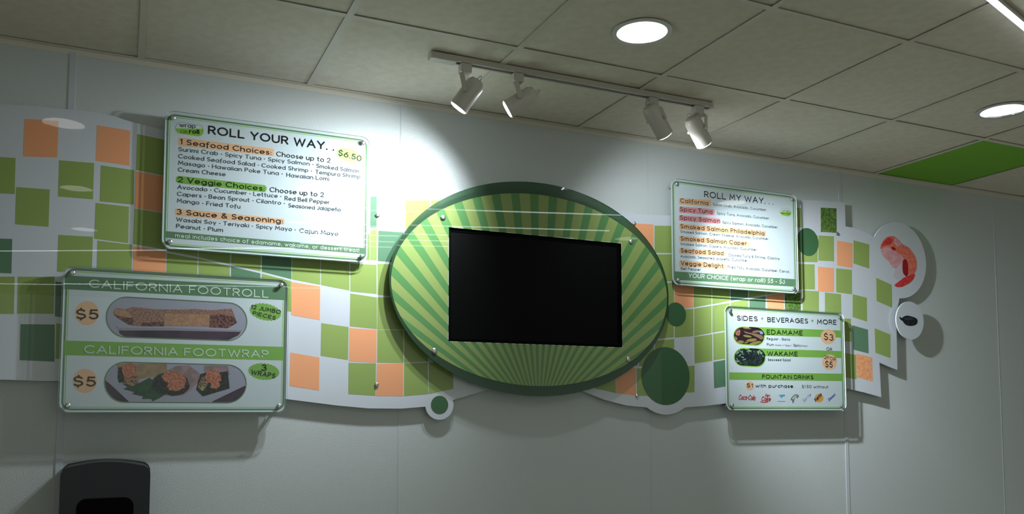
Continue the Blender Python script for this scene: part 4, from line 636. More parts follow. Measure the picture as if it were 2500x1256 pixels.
  ('food_picture',[('lime_bright',1,[(2.7347,1.7688),(2.7171,1.766),(2.7012,1.7591),(2.6884,1.7487),(2.6801,1.7359),(2.6771,1.7219),(2.6795,1.708),(2.6872,1.6956),(2.6994,1.6859),(2.7151,1.6798),(2.7325,1.678),(2.8141,1.6762),(2.8319,1.6787),(2.8481,1.6855),(2.8611,1.6959),(2.8697,1.7087),(2.8729,1.7229),(2.8704,1.7369),(2.8625,1.7494),(2.85,1.7591),(2.8341,1.7651),(2.8164,1.7668)]),('seaweed',2,[(2.7335,1.7643),(2.7176,1.7618),(2.7032,1.7556),(2.6917,1.7462),(2.6842,1.7346),(2.6815,1.722),(2.6836,1.7095),(2.6906,1.6983),(2.7017,1.6895),(2.7158,1.684),(2.7315,1.6824),(2.8145,1.6811),(2.8304,1.6834),(2.845,1.6895),(2.8566,1.6988),(2.8643,1.7103),(2.8672,1.723),(2.865,1.7355),(2.8579,1.7467),(2.8467,1.7554),(2.8324,1.7608),(2.8166,1.7623)]),('seaweed_light',3,[(2.7322,1.7441),(2.7296,1.7459),(2.7272,1.7506),(2.7263,1.7549),(2.7268,1.7576),(2.7291,1.756),(2.7318,1.752),(2.7324,1.7476)]),('seaweed_mid',4,[(2.8378,1.6987),(2.837,1.6999),(2.8423,1.7044),(2.8474,1.7071),(2.8509,1.7082),(2.8497,1.7058),(2.8453,1.7018),(2.8393,1.6981)]),('seaweed_light',5,[(2.7348,1.7408),(2.7284,1.7421),(2.7171,1.7491),(2.7095,1.7545),(2.7067,1.7571),(2.7101,1.7586),(2.7208,1.7529),(2.7288,1.7466)]),('seaweed_light',3,[(2.8318,1.7392),(2.8285,1.7397),(2.8222,1.7459),(2.8171,1.753),(2.8166,1.757),(2.8219,1.7536),(2.827,1.7486),(2.8333,1.7412)]),('seaweed_light',4,[(2.8341,1.7455),(2.8345,1.7492),(2.837,1.756),(2.8384,1.7585),(2.8415,1.7574),(2.8408,1.7551),(2.836,1.7463)]),('seaweed_light',5,[(2.7518,1.75),(2.7561,1.7522),(2.769,1.7553),(2.783,1.7575),(2.7878,1.757),(2.7836,1.7548),(2.7697,1.7521),(2.758,1.75)]),('seaweed_mid',3,[(2.8248,1.714),(2.8292,1.7171),(2.8419,1.7216),(2.8524,1.7244),(2.8556,1.7241),(2.8554,1.7225),(2.8435,1.7182),(2.8308,1.7144)]),('seaweed_mid',4,[(2.7983,1.7255),(2.795,1.726),(2.7892,1.7277),(2.7843,1.7304),(2.781,1.7327),(2.7846,1.7322),(2.7907,1.7299),(2.7969,1.7271)]),('seaweed_light',5,[(2.7038,1.7054),(2.7019,1.7048),(2.6952,1.7113),(2.6893,1.7173),(2.69,1.7187),(2.6927,1.7179),(2.6987,1.7137),(2.7027,1.7082)]),('seaweed_light',3,[(2.8609,1.7413),(2.8588,1.7432),(2.857,1.7474),(2.8579,1.7467),(2.861,1.7419)]),('seaweed_mid',4,[(2.7554,1.6957),(2.752,1.6982),(2.7468,1.7039),(2.7431,1.7097),(2.7406,1.7146),(2.744,1.7124),(2.7499,1.7056),(2.7534,1.6999)]),('seaweed_light',5,[(2.6897,1.7337),(2.6913,1.7366),(2.6982,1.7427),(2.7062,1.7475),(2.7104,1.7491),(2.7086,1.746),(2.7012,1.7402),(2.6935,1.7349)]),('seaweed_mid',3,[(2.7335,1.7238),(2.7296,1.7221),(2.7183,1.7222),(2.7097,1.7241),(2.7071,1.726),(2.7094,1.7276),(2.7194,1.7275),(2.731,1.7262)]),('seaweed_mid',4,[(2.8213,1.6904),(2.8197,1.6886),(2.8119,1.688),(2.8038,1.6888),(2.8033,1.6908),(2.8059,1.6923),(2.8124,1.6927),(2.8187,1.692)]),('seaweed_mid',5,[(2.7512,1.6821),(2.7553,1.6911),(2.761,1.7012),(2.763,1.7018),(2.7624,1.6981),(2.7591,1.69),(2.7543,1.682)]),('seaweed_light',3,[(2.7718,1.7341),(2.7671,1.742),(2.7627,1.7493),(2.7596,1.7577),(2.7575,1.7637),(2.758,1.7637),(2.7616,1.7577),(2.766,1.7504),(2.7702,1.7401)]),('seaweed_light',4,[(2.6891,1.7402),(2.6905,1.7423),(2.6962,1.7465),(2.7024,1.7502),(2.7054,1.751),(2.7044,1.749),(2.6981,1.7446),(2.6916,1.7405)]),('seaweed_light',5,[(2.8614,1.7277),(2.8587,1.727),(2.8533,1.7289),(2.8506,1.7322),(2.8491,1.7349),(2.8525,1.7352),(2.8575,1.7332),(2.8601,1.7303)]),('seaweed_mid',3,[(2.715,1.7488),(2.7137,1.7496),(2.7133,1.7553),(2.7138,1.7601),(2.716,1.7611),(2.7161,1.7608),(2.7167,1.7555),(2.7162,1.7502)]),('seaweed_mid',4,[(2.7828,1.6885),(2.7799,1.692),(2.7756,1.703),(2.7727,1.7131),(2.7729,1.7169),(2.7751,1.7158),(2.7794,1.7039),(2.7817,1.6953)]),('seaweed_mid',5,[(2.7614,1.7485),(2.7581,1.7509),(2.7554,1.7562),(2.7545,1.7624),(2.7569,1.7636),(2.7595,1.763),(2.7624,1.7578),(2.7631,1.7516)]),('seaweed_light',3,[(2.7794,1.7533),(2.7776,1.7529),(2.7722,1.7566),(2.7681,1.7607),(2.768,1.7624),(2.7697,1.7628),(2.7754,1.7591),(2.7794,1.7549)]),('seaweed_light',4,[(2.8547,1.7492),(2.8472,1.7487),(2.8363,1.7493),(2.8212,1.7507),(2.8213,1.7531),(2.8265,1.7542),(2.8375,1.7545),(2.849,1.7522),(2.8521,1.7512)]),('seaweed_mid',5,[(2.7472,1.6821),(2.7477,1.6848),(2.7535,1.6947),(2.7593,1.701),(2.7641,1.7056),(2.7628,1.701),(2.7582,1.6928),(2.7526,1.6862),(2.7487,1.6821)]),('seaweed_mid',3,[(2.6878,1.7365),(2.6917,1.7394),(2.7045,1.7441),(2.7181,1.749),(2.7193,1.7478),(2.7179,1.7459),(2.7058,1.7414),(2.6933,1.737)]),('seaweed_mid',4,[(2.7921,1.6907),(2.7909,1.693),(2.7963,1.7031),(2.8023,1.7102),(2.8078,1.7159),(2.8067,1.7103),(2.8013,1.7013),(2.7951,1.6913)]),('seaweed_mid',5,[(2.7856,1.7369),(2.7936,1.7405),(2.8045,1.7436),(2.8177,1.7462),(2.8198,1.7446),(2.8198,1.7423),(2.806,1.7384),(2.7953,1.7375)]),('seaweed_mid',3,[(2.7943,1.7553),(2.7959,1.7576),(2.8016,1.7602),(2.8069,1.7604),(2.809,1.7596),(2.8095,1.7578),(2.8033,1.7557),(2.7979,1.7547)]),('seaweed_light',4,[(2.695,1.7375),(2.6946,1.7404),(2.6967,1.7468),(2.7015,1.7525),(2.7047,1.7542),(2.7059,1.7519),(2.7027,1.7448),(2.6981,1.739)]),('seaweed_mid',5,[(2.7199,1.757),(2.722,1.7584),(2.7261,1.76),(2.7305,1.7603),(2.7331,1.76),(2.7311,1.7586),(2.7269,1.7572),(2.7214,1.7561)]),('seaweed_mid',3,[(2.8126,1.6996),(2.8168,1.7021),(2.8248,1.7051),(2.8342,1.7082),(2.8364,1.7077),(2.8338,1.7057),(2.826,1.7026),(2.8165,1.6997)]),('seaweed_mid',4,[(2.7903,1.7329),(2.793,1.735),(2.8018,1.7385),(2.8135,1.7416),(2.8156,1.7406),(2.8122,1.7383),(2.8033,1.7349),(2.7913,1.7315)]),('seaweed_light',3,[(2.7026,1.7246),(2.7038,1.728),(2.7102,1.7339),(2.7175,1.7376),(2.7228,1.7394),(2.7222,1.7362),(2.715,1.7298),(2.7079,1.7264)]),('seaweed_light',4,[(2.8279,1.7465),(2.8268,1.7491),(2.8272,1.7557),(2.8288,1.7611),(2.8323,1.7608),(2.8322,1.7553),(2.8299,1.7492)]),('seaweed_light',5,[(2.7205,1.7224),(2.7221,1.7243),(2.728,1.7256),(2.7343,1.7257),(2.7353,1.724),(2.7349,1.7221),(2.7285,1.721),(2.7225,1.7209)]),('seaweed_mid',3,[(2.8417,1.7119),(2.8401,1.7128),(2.8368,1.7238),(2.8348,1.7348),(2.8352,1.7389),(2.8375,1.7352),(2.8401,1.7245),(2.8424,1.7146)]),('seaweed_light',4,[(2.849,1.7362),(2.8428,1.7404),(2.836,1.746),(2.8289,1.7549),(2.8278,1.7596),(2.8337,1.7562),(2.8414,1.7492),(2.8469,1.7415)]),('seaweed_light',5,[(2.7238,1.6912),(2.7205,1.6914),(2.7152,1.6931),(2.7117,1.6958),(2.7089,1.6983),(2.7126,1.698),(2.7177,1.6963),(2.7215,1.6936)]),('seaweed_mid',3,[(2.7758,1.6902),(2.7753,1.6919),(2.7777,1.695),(2.7809,1.6977),(2.7838,1.6983),(2.7841,1.6962),(2.7813,1.6929),(2.778,1.6903)]),('seaweed_mid',4,[(2.7707,1.7017),(2.768,1.7026),(2.7678,1.7074),(2.7682,1.7113),(2.7702,1.7146),(2.7727,1.7122),(2.7732,1.7077),(2.7727,1.7038)]),('seaweed_mid',5,[(2.735,1.7025),(2.7395,1.7041),(2.7484,1.7052),(2.76,1.7058),(2.763,1.7042),(2.7592,1.7023),(2.7485,1.7011),(2.739,1.7013)]),('seaweed_mid',3,[(2.7407,1.6822),(2.7399,1.6844),(2.7379,1.6921),(2.7379,1.7009),(2.7393,1.7076),(2.7422,1.7032),(2.7446,1.6928),(2.7436,1.6845),(2.7432,1.6822)]),('seaweed_mid',4,[(2.8228,1.7111),(2.821,1.7111),(2.8198,1.716),(2.8192,1.7206),(2.8203,1.7233),(2.8224,1.7218),(2.8239,1.7167),(2.8242,1.7121)]),('seaweed_light',5,[(2.8091,1.7497),(2.8067,1.749),(2.8007,1.7494),(2.796,1.7511),(2.7941,1.7524),(2.797,1.7528),(2.8018,1.7524),(2.8062,1.7511)]),('seaweed_mid',3,[(2.8393,1.7269),(2.8387,1.7289),(2.8405,1.7349),(2.8426,1.7405),(2.8442,1.7417),(2.8444,1.7393),(2.8434,1.7344),(2.8412,1.7294)]),('seaweed_mid',4,[(2.7698,1.6843),(2.7633,1.6861),(2.7546,1.6896),(2.7452,1.6947),(2.7451,1.6963),(2.7481,1.6963),(2.7571,1.6926),(2.7669,1.6874)]),('seaweed_light',3,[(2.8475,1.7407),(2.847,1.7451),(2.8475,1.7513),(2.849,1.7536),(2.8544,1.7494),(2.851,1.7443)]),('seaweed_mid',4,[(2.8277,1.6869),(2.8249,1.6859),(2.8155,1.6882),(2.8051,1.6913),(2.8029,1.6939),(2.8093,1.6936),(2.8174,1.6919),(2.8279,1.6889)]),('seaweed_mid',5,[(2.8026,1.6883),(2.7975,1.6915),(2.7901,1.6982),(2.7847,1.7059),(2.7825,1.7108),(2.7859,1.7102),(2.7944,1.7007),(2.8006,1.6931)]),('seaweed_mid',3,[(2.845,1.7047),(2.8424,1.7049),(2.8383,1.709),(2.8344,1.7139),(2.8357,1.7156),(2.8383,1.7155),(2.8431,1.7117),(2.8455,1.7069)]),('seaweed_mid',4,[(2.8545,1.697),(2.8533,1.7018),(2.8532,1.7063),(2.8562,1.7024),(2.8575,1.7001),(2.8566,1.6988)]),('seaweed_light',5,[(2.7704,1.7531),(2.7666,1.7528),(2.7575,1.7569),(2.7496,1.7614),(2.7473,1.764),(2.7526,1.7638),(2.7607,1.7608),(2.7686,1.756)]),('seaweed_mid',3,[(2.7455,1.6825),(2.7454,1.6866),(2.7461,1.6908),(2.7495,1.695),(2.7533,1.6973),(2.7538,1.6934),(2.7525,1.6889),(2.7493,1.6846)]),('seaweed_mid',4,[(2.8481,1.7134),(2.8466,1.7127),(2.8431,1.7168),(2.84,1.7208),(2.8397,1.7233),(2.8426,1.7222),(2.8461,1.7185),(2.8485,1.7149)]),('seaweed_mid',5,[(2.8375,1.691),(2.8396,1.694),(2.8441,1.6976),(2.8492,1.7004),(2.8528,1.7013),(2.8522,1.699),(2.8467,1.6951),(2.8421,1.6927)]),('seaweed_light',3,[(2.8403,1.7441),(2.8398,1.7463),(2.8485,1.752),(2.85,1.7529),(2.8544,1.7494),(2.8527,1.7478),(2.8427,1.743)]),('seaweed_light',4,[(2.7399,1.7178),(2.7365,1.718),(2.7319,1.719),(2.7265,1.7216),(2.7275,1.7229),(2.7291,1.7236),(2.734,1.7221),(2.738,1.7198)]),('seaweed_mid',5,[(2.7014,1.7534),(2.7017,1.7543),(2.7031,1.7555),(2.7102,1.7565),(2.7159,1.7554),(2.7216,1.7543),(2.7179,1.7524),(2.7103,1.7513),(2.7046,1.7522)]),('seaweed_mid',3,[(2.7963,1.7108),(2.7994,1.7127),(2.8118,1.7149),(2.8256,1.7166),(2.8292,1.7154),(2.8237,1.7133),(2.8125,1.7106),(2.7988,1.7094)]),('seaweed_mid',4,[(2.8033,1.6978),(2.8016,1.7008),(2.802,1.7082),(2.8051,1.7146),(2.8078,1.7171),(2.8098,1.7152),(2.8088,1.7075),(2.8062,1.7009)]),('seaweed_light',5,[(2.7884,1.7475),(2.7795,1.7501),(2.7698,1.7531),(2.7612,1.7581),(2.7568,1.7614),(2.7602,1.7617),(2.7724,1.7566),(2.7825,1.7516)]),('seaweed_mid',3,[(2.8089,1.6902),(2.8061,1.6923),(2.8018,1.6968),(2.7984,1.7025),(2.7987,1.7039),(2.8001,1.704),(2.8045,1.6982),(2.8077,1.6933)]),('seaweed_light',4,[(2.8298,1.7595),(2.831,1.7609),(2.8324,1.7608),(2.8396,1.7581),(2.8386,1.7579),(2.8317,1.7577)]),('seaweed_light',5,[(2.8264,1.7352),(2.8259,1.7384),(2.8265,1.7448),(2.829,1.7515),(2.8311,1.7545),(2.8317,1.7515),(2.8305,1.7444),(2.8283,1.7372)]),('seaweed_mid',3,[(2.8193,1.6818),(2.826,1.6892),(2.834,1.697),(2.8376,1.6987),(2.8381,1.6967),(2.8294,1.6872),(2.8246,1.6825)]),('seaweed_mid',4,[(2.8297,1.6953),(2.8273,1.6961),(2.8278,1.7011),(2.831,1.705),(2.8344,1.7075),(2.8355,1.7041),(2.8351,1.6997),(2.8324,1.6948)]),('seaweed_light',5,[(2.7256,1.7077),(2.7284,1.7104),(2.7391,1.7141),(2.7501,1.7167),(2.7511,1.7151),(2.7502,1.7131),(2.7408,1.7098),(2.7321,1.7081)]),('seaweed_mid',3,[(2.7258,1.6885),(2.7268,1.6926),(2.7292,1.6971),(2.7333,1.7023),(2.7361,1.703),(2.7375,1.7014),(2.7339,1.6951),(2.729,1.6896)]),('seaweed_mid',4,[(2.7263,1.6925),(2.7341,1.6964),(2.7445,1.7004),(2.7548,1.7026),(2.7651,1.7043),(2.7559,1.7001),(2.7463,1.6961),(2.734,1.6931)]),('seaweed_mid',5,[(2.8049,1.7029),(2.804,1.7057),(2.8053,1.7167),(2.8069,1.7291),(2.8089,1.7333),(2.8098,1.7291),(2.8082,1.7165),(2.8065,1.7074)]),('seaweed_mid',3,[(2.8075,1.7154),(2.8063,1.7166),(2.8071,1.7247),(2.8096,1.7319),(2.8117,1.7357),(2.8122,1.7318),(2.8115,1.7243),(2.8091,1.716)]),('seaweed_light',4,[(2.6896,1.7),(2.6899,1.7003),(2.6997,1.7038),(2.7099,1.7055),(2.7154,1.7049),(2.7113,1.7019),(2.7015,1.6985),(2.6923,1.6972),(2.692,1.6972),(2.6906,1.6983)]),('seaweed_mid',5,[(2.8482,1.7246),(2.8408,1.7229),(2.8287,1.7223),(2.8185,1.7226),(2.8131,1.7238),(2.815,1.7256),(2.8288,1.7268),(2.8401,1.7259)]),('seaweed_light',3,[(2.7037,1.7037),(2.7,1.7027),(2.6916,1.703),(2.6875,1.7032),(2.6856,1.7063),(2.6921,1.7062),(2.7012,1.7052)]),('seaweed_mid',4,[(2.8308,1.7024),(2.8306,1.7044),(2.8378,1.7084),(2.8439,1.711),(2.8476,1.7113),(2.8456,1.7086),(2.8405,1.7052),(2.8333,1.7016)]),('seaweed_mid',5,[(2.6827,1.7275),(2.6848,1.728),(2.6949,1.7293),(2.7072,1.7302),(2.7081,1.729),(2.7059,1.7276),(2.6951,1.7261),(2.6837,1.7256),(2.6823,1.7257)]),('seaweed_mid',3,[(2.7967,1.6943),(2.7999,1.6989),(2.8035,1.7039),(2.8097,1.7096),(2.8116,1.71),(2.8109,1.7078),(2.806,1.7024),(2.8013,1.6979)]),('seaweed_mid',4,[(2.8412,1.6879),(2.8364,1.692),(2.8305,1.6982),(2.8274,1.7033),(2.8334,1.6999),(2.8403,1.6947),(2.8449,1.6895)]),('seaweed_mid',5,[(2.8282,1.7315),(2.8279,1.7332),(2.8301,1.7386),(2.8336,1.7446),(2.8353,1.745),(2.8355,1.743),(2.8331,1.7377),(2.83,1.7325)]),('seaweed_light',3,[(2.7257,1.736),(2.7279,1.7375),(2.7332,1.7393),(2.7387,1.7401),(2.7426,1.7402),(2.7387,1.7384),(2.734,1.7367),(2.7278,1.7354)]),('seaweed_mid',4,[(2.8562,1.748),(2.8559,1.7481),(2.8486,1.75),(2.8468,1.7524),(2.8495,1.7532)]),('seaweed_mid',5,[(2.8498,1.7225),(2.8468,1.7208),(2.8386,1.723),(2.832,1.7253),(2.8314,1.7274),(2.8331,1.7292),(2.8408,1.7275),(2.8471,1.7251)])]),
  ('price_burst',[('peach',2,[(3.3309,1.8447),(3.3365,1.84),(3.3292,1.836),(3.333,1.8303),(3.3248,1.8276),(3.3267,1.8213),(3.318,1.8202),(3.3177,1.8137),(3.3091,1.8141),(3.3068,1.8077),(3.2987,1.8097),(3.2945,1.8038),(3.2875,1.8073),(3.2816,1.8022),(3.276,1.8069),(3.2687,1.803),(3.2649,1.8086),(3.2568,1.8061),(3.2549,1.8123),(3.2463,1.8113),(3.2465,1.8178),(3.238,1.8183),(3.2403,1.8247),(3.2324,1.8268),(3.2365,1.8327),(3.2296,1.8362),(3.2354,1.8413),(3.2299,1.846),(3.2371,1.8499),(3.2333,1.8556),(3.2414,1.8582),(3.2396,1.8645),(3.2481,1.8656),(3.2484,1.8721),(3.2569,1.8717),(3.2592,1.8781),(3.2672,1.8761),(3.2714,1.8821),(3.2784,1.8787),(3.2844,1.8838),(3.29,1.8791),(3.2972,1.8831),(3.3011,1.8775),(3.3093,1.8801),(3.3112,1.8738),(3.3199,1.8749),(3.3197,1.8683),(3.3283,1.8678),(3.326,1.8614),(3.3341,1.8593),(3.3298,1.8533),(3.3369,1.8498)])]),
  ('price_burst',[('peach',2,[(3.3357,1.7133),(3.3412,1.7084),(3.3339,1.7044),(3.3378,1.6985),(3.3295,1.6959),(3.3314,1.6895),(3.3227,1.6885),(3.3224,1.6818),(3.3138,1.6824),(3.3115,1.6758),(3.3035,1.678),(3.2992,1.6721),(3.2922,1.6757),(3.2863,1.6706),(3.2807,1.6754),(3.2735,1.6715),(3.2697,1.6774),(3.2615,1.6749),(3.2597,1.6813),(3.2511,1.6803),(3.2513,1.687),(3.2429,1.6876),(3.2451,1.6941),(3.2372,1.6963),(3.2413,1.7023),(3.2344,1.7059),(3.2402,1.7111),(3.2348,1.7159),(3.2419,1.7199),(3.2382,1.7257),(3.2462,1.7283),(3.2444,1.7347),(3.253,1.7357),(3.2532,1.7424),(3.2617,1.7418),(3.264,1.7484),(3.272,1.7462),(3.2763,1.7522),(3.2832,1.7487),(3.2892,1.7538),(3.2948,1.749),(3.302,1.7529),(3.3059,1.7471),(3.3141,1.7497),(3.316,1.7433),(3.3246,1.7443),(3.3244,1.7376),(3.333,1.7369),(3.3308,1.7304),(3.3388,1.7282),(3.3346,1.7221),(3.3416,1.7185)])]),
  ('price_spot',[('peach',2,[(2.7974,1.5853),(2.7967,1.5805),(2.7947,1.576),(2.7915,1.5719),(2.7873,1.5685),(2.7824,1.5659),(2.7769,1.5643),(2.7712,1.5637),(2.7655,1.5642),(2.7601,1.5657),(2.7553,1.5682),(2.7513,1.5715),(2.7484,1.5755),(2.7466,1.5799),(2.7461,1.5847),(2.7468,1.5894),(2.7488,1.5939),(2.752,1.5979),(2.7561,1.6013),(2.761,1.6039),(2.7665,1.6056),(2.7722,1.6062),(2.7779,1.6057),(2.7833,1.6042),(2.7882,1.6018),(2.7922,1.5985),(2.7951,1.5945),(2.7969,1.59)])]),
  ('bullet_dot',[('dot',1,[(2.8626,1.9171),(2.8616,1.9141),(2.8591,1.9118),(2.8556,1.9109),(2.8522,1.9115),(2.8498,1.9136),(2.8489,1.9164),(2.8499,1.9194),(2.8525,1.9217),(2.8559,1.9226),(2.8593,1.922),(2.8618,1.92)])]),
  ('bullet_dot',[('dot',1,[(3.1862,1.9199),(3.1851,1.9168),(3.1823,1.9145),(3.1787,1.9135),(3.175,1.9142),(3.1724,1.9163),(3.1716,1.9193),(3.1726,1.9223),(3.1754,1.9247),(3.179,1.9256),(3.1827,1.925),(3.1853,1.9229)])]),
  ('logo_mark',[('fanta',1,[(3.2396,1.528),(3.2385,1.5225),(3.2353,1.5174),(3.2305,1.5129),(3.2244,1.5095),(3.2172,1.5074),(3.2097,1.5066),(3.2021,1.5073),(3.1952,1.5094),(3.1893,1.5128),(3.1848,1.5171),(3.1821,1.5222),(3.1813,1.5277),(3.1824,1.5331),(3.1855,1.5383),(3.1903,1.5427),(3.1964,1.5461),(3.2035,1.5483),(3.2111,1.549),(3.2186,1.5484),(3.2256,1.5463),(3.2316,1.543),(3.2361,1.5386),(3.2388,1.5335)])]),
  ('logo_mark',[('sky',1,[(2.9425,1.5411),(2.9878,1.5451),(2.9893,1.5369),(2.9729,1.5332),(2.9651,1.5242),(2.9613,1.5332),(2.9481,1.5349),(2.9615,1.5386)])]),
  ('logo_mark',[('ink_soft',1,[(2.9417,1.5119),(2.9903,1.5112),(2.9902,1.509),(2.9416,1.5097)])]),
  ('logo_mark',[('grey_mark',1,[(3.0233,1.5191),(3.0294,1.5291),(3.0433,1.5405),(3.0552,1.5465),(3.0759,1.5439),(3.0786,1.5362),(3.0664,1.5238),(3.0608,1.5338),(3.0505,1.5247),(3.044,1.5042),(3.0345,1.5019),(3.0348,1.5132)])]),
  ('logo_mark',[('pale_soft',2,[(3.0328,1.5255),(3.0521,1.5392),(3.0698,1.5402),(3.0549,1.5338),(3.0397,1.5201)])]),
  ('logo_mark',[('red',1,[(2.831,1.511),(2.8546,1.5067),(2.8775,1.5112),(2.8958,1.5149),(2.8773,1.505),(2.8517,1.5022),(2.8348,1.5057)])])]),
}
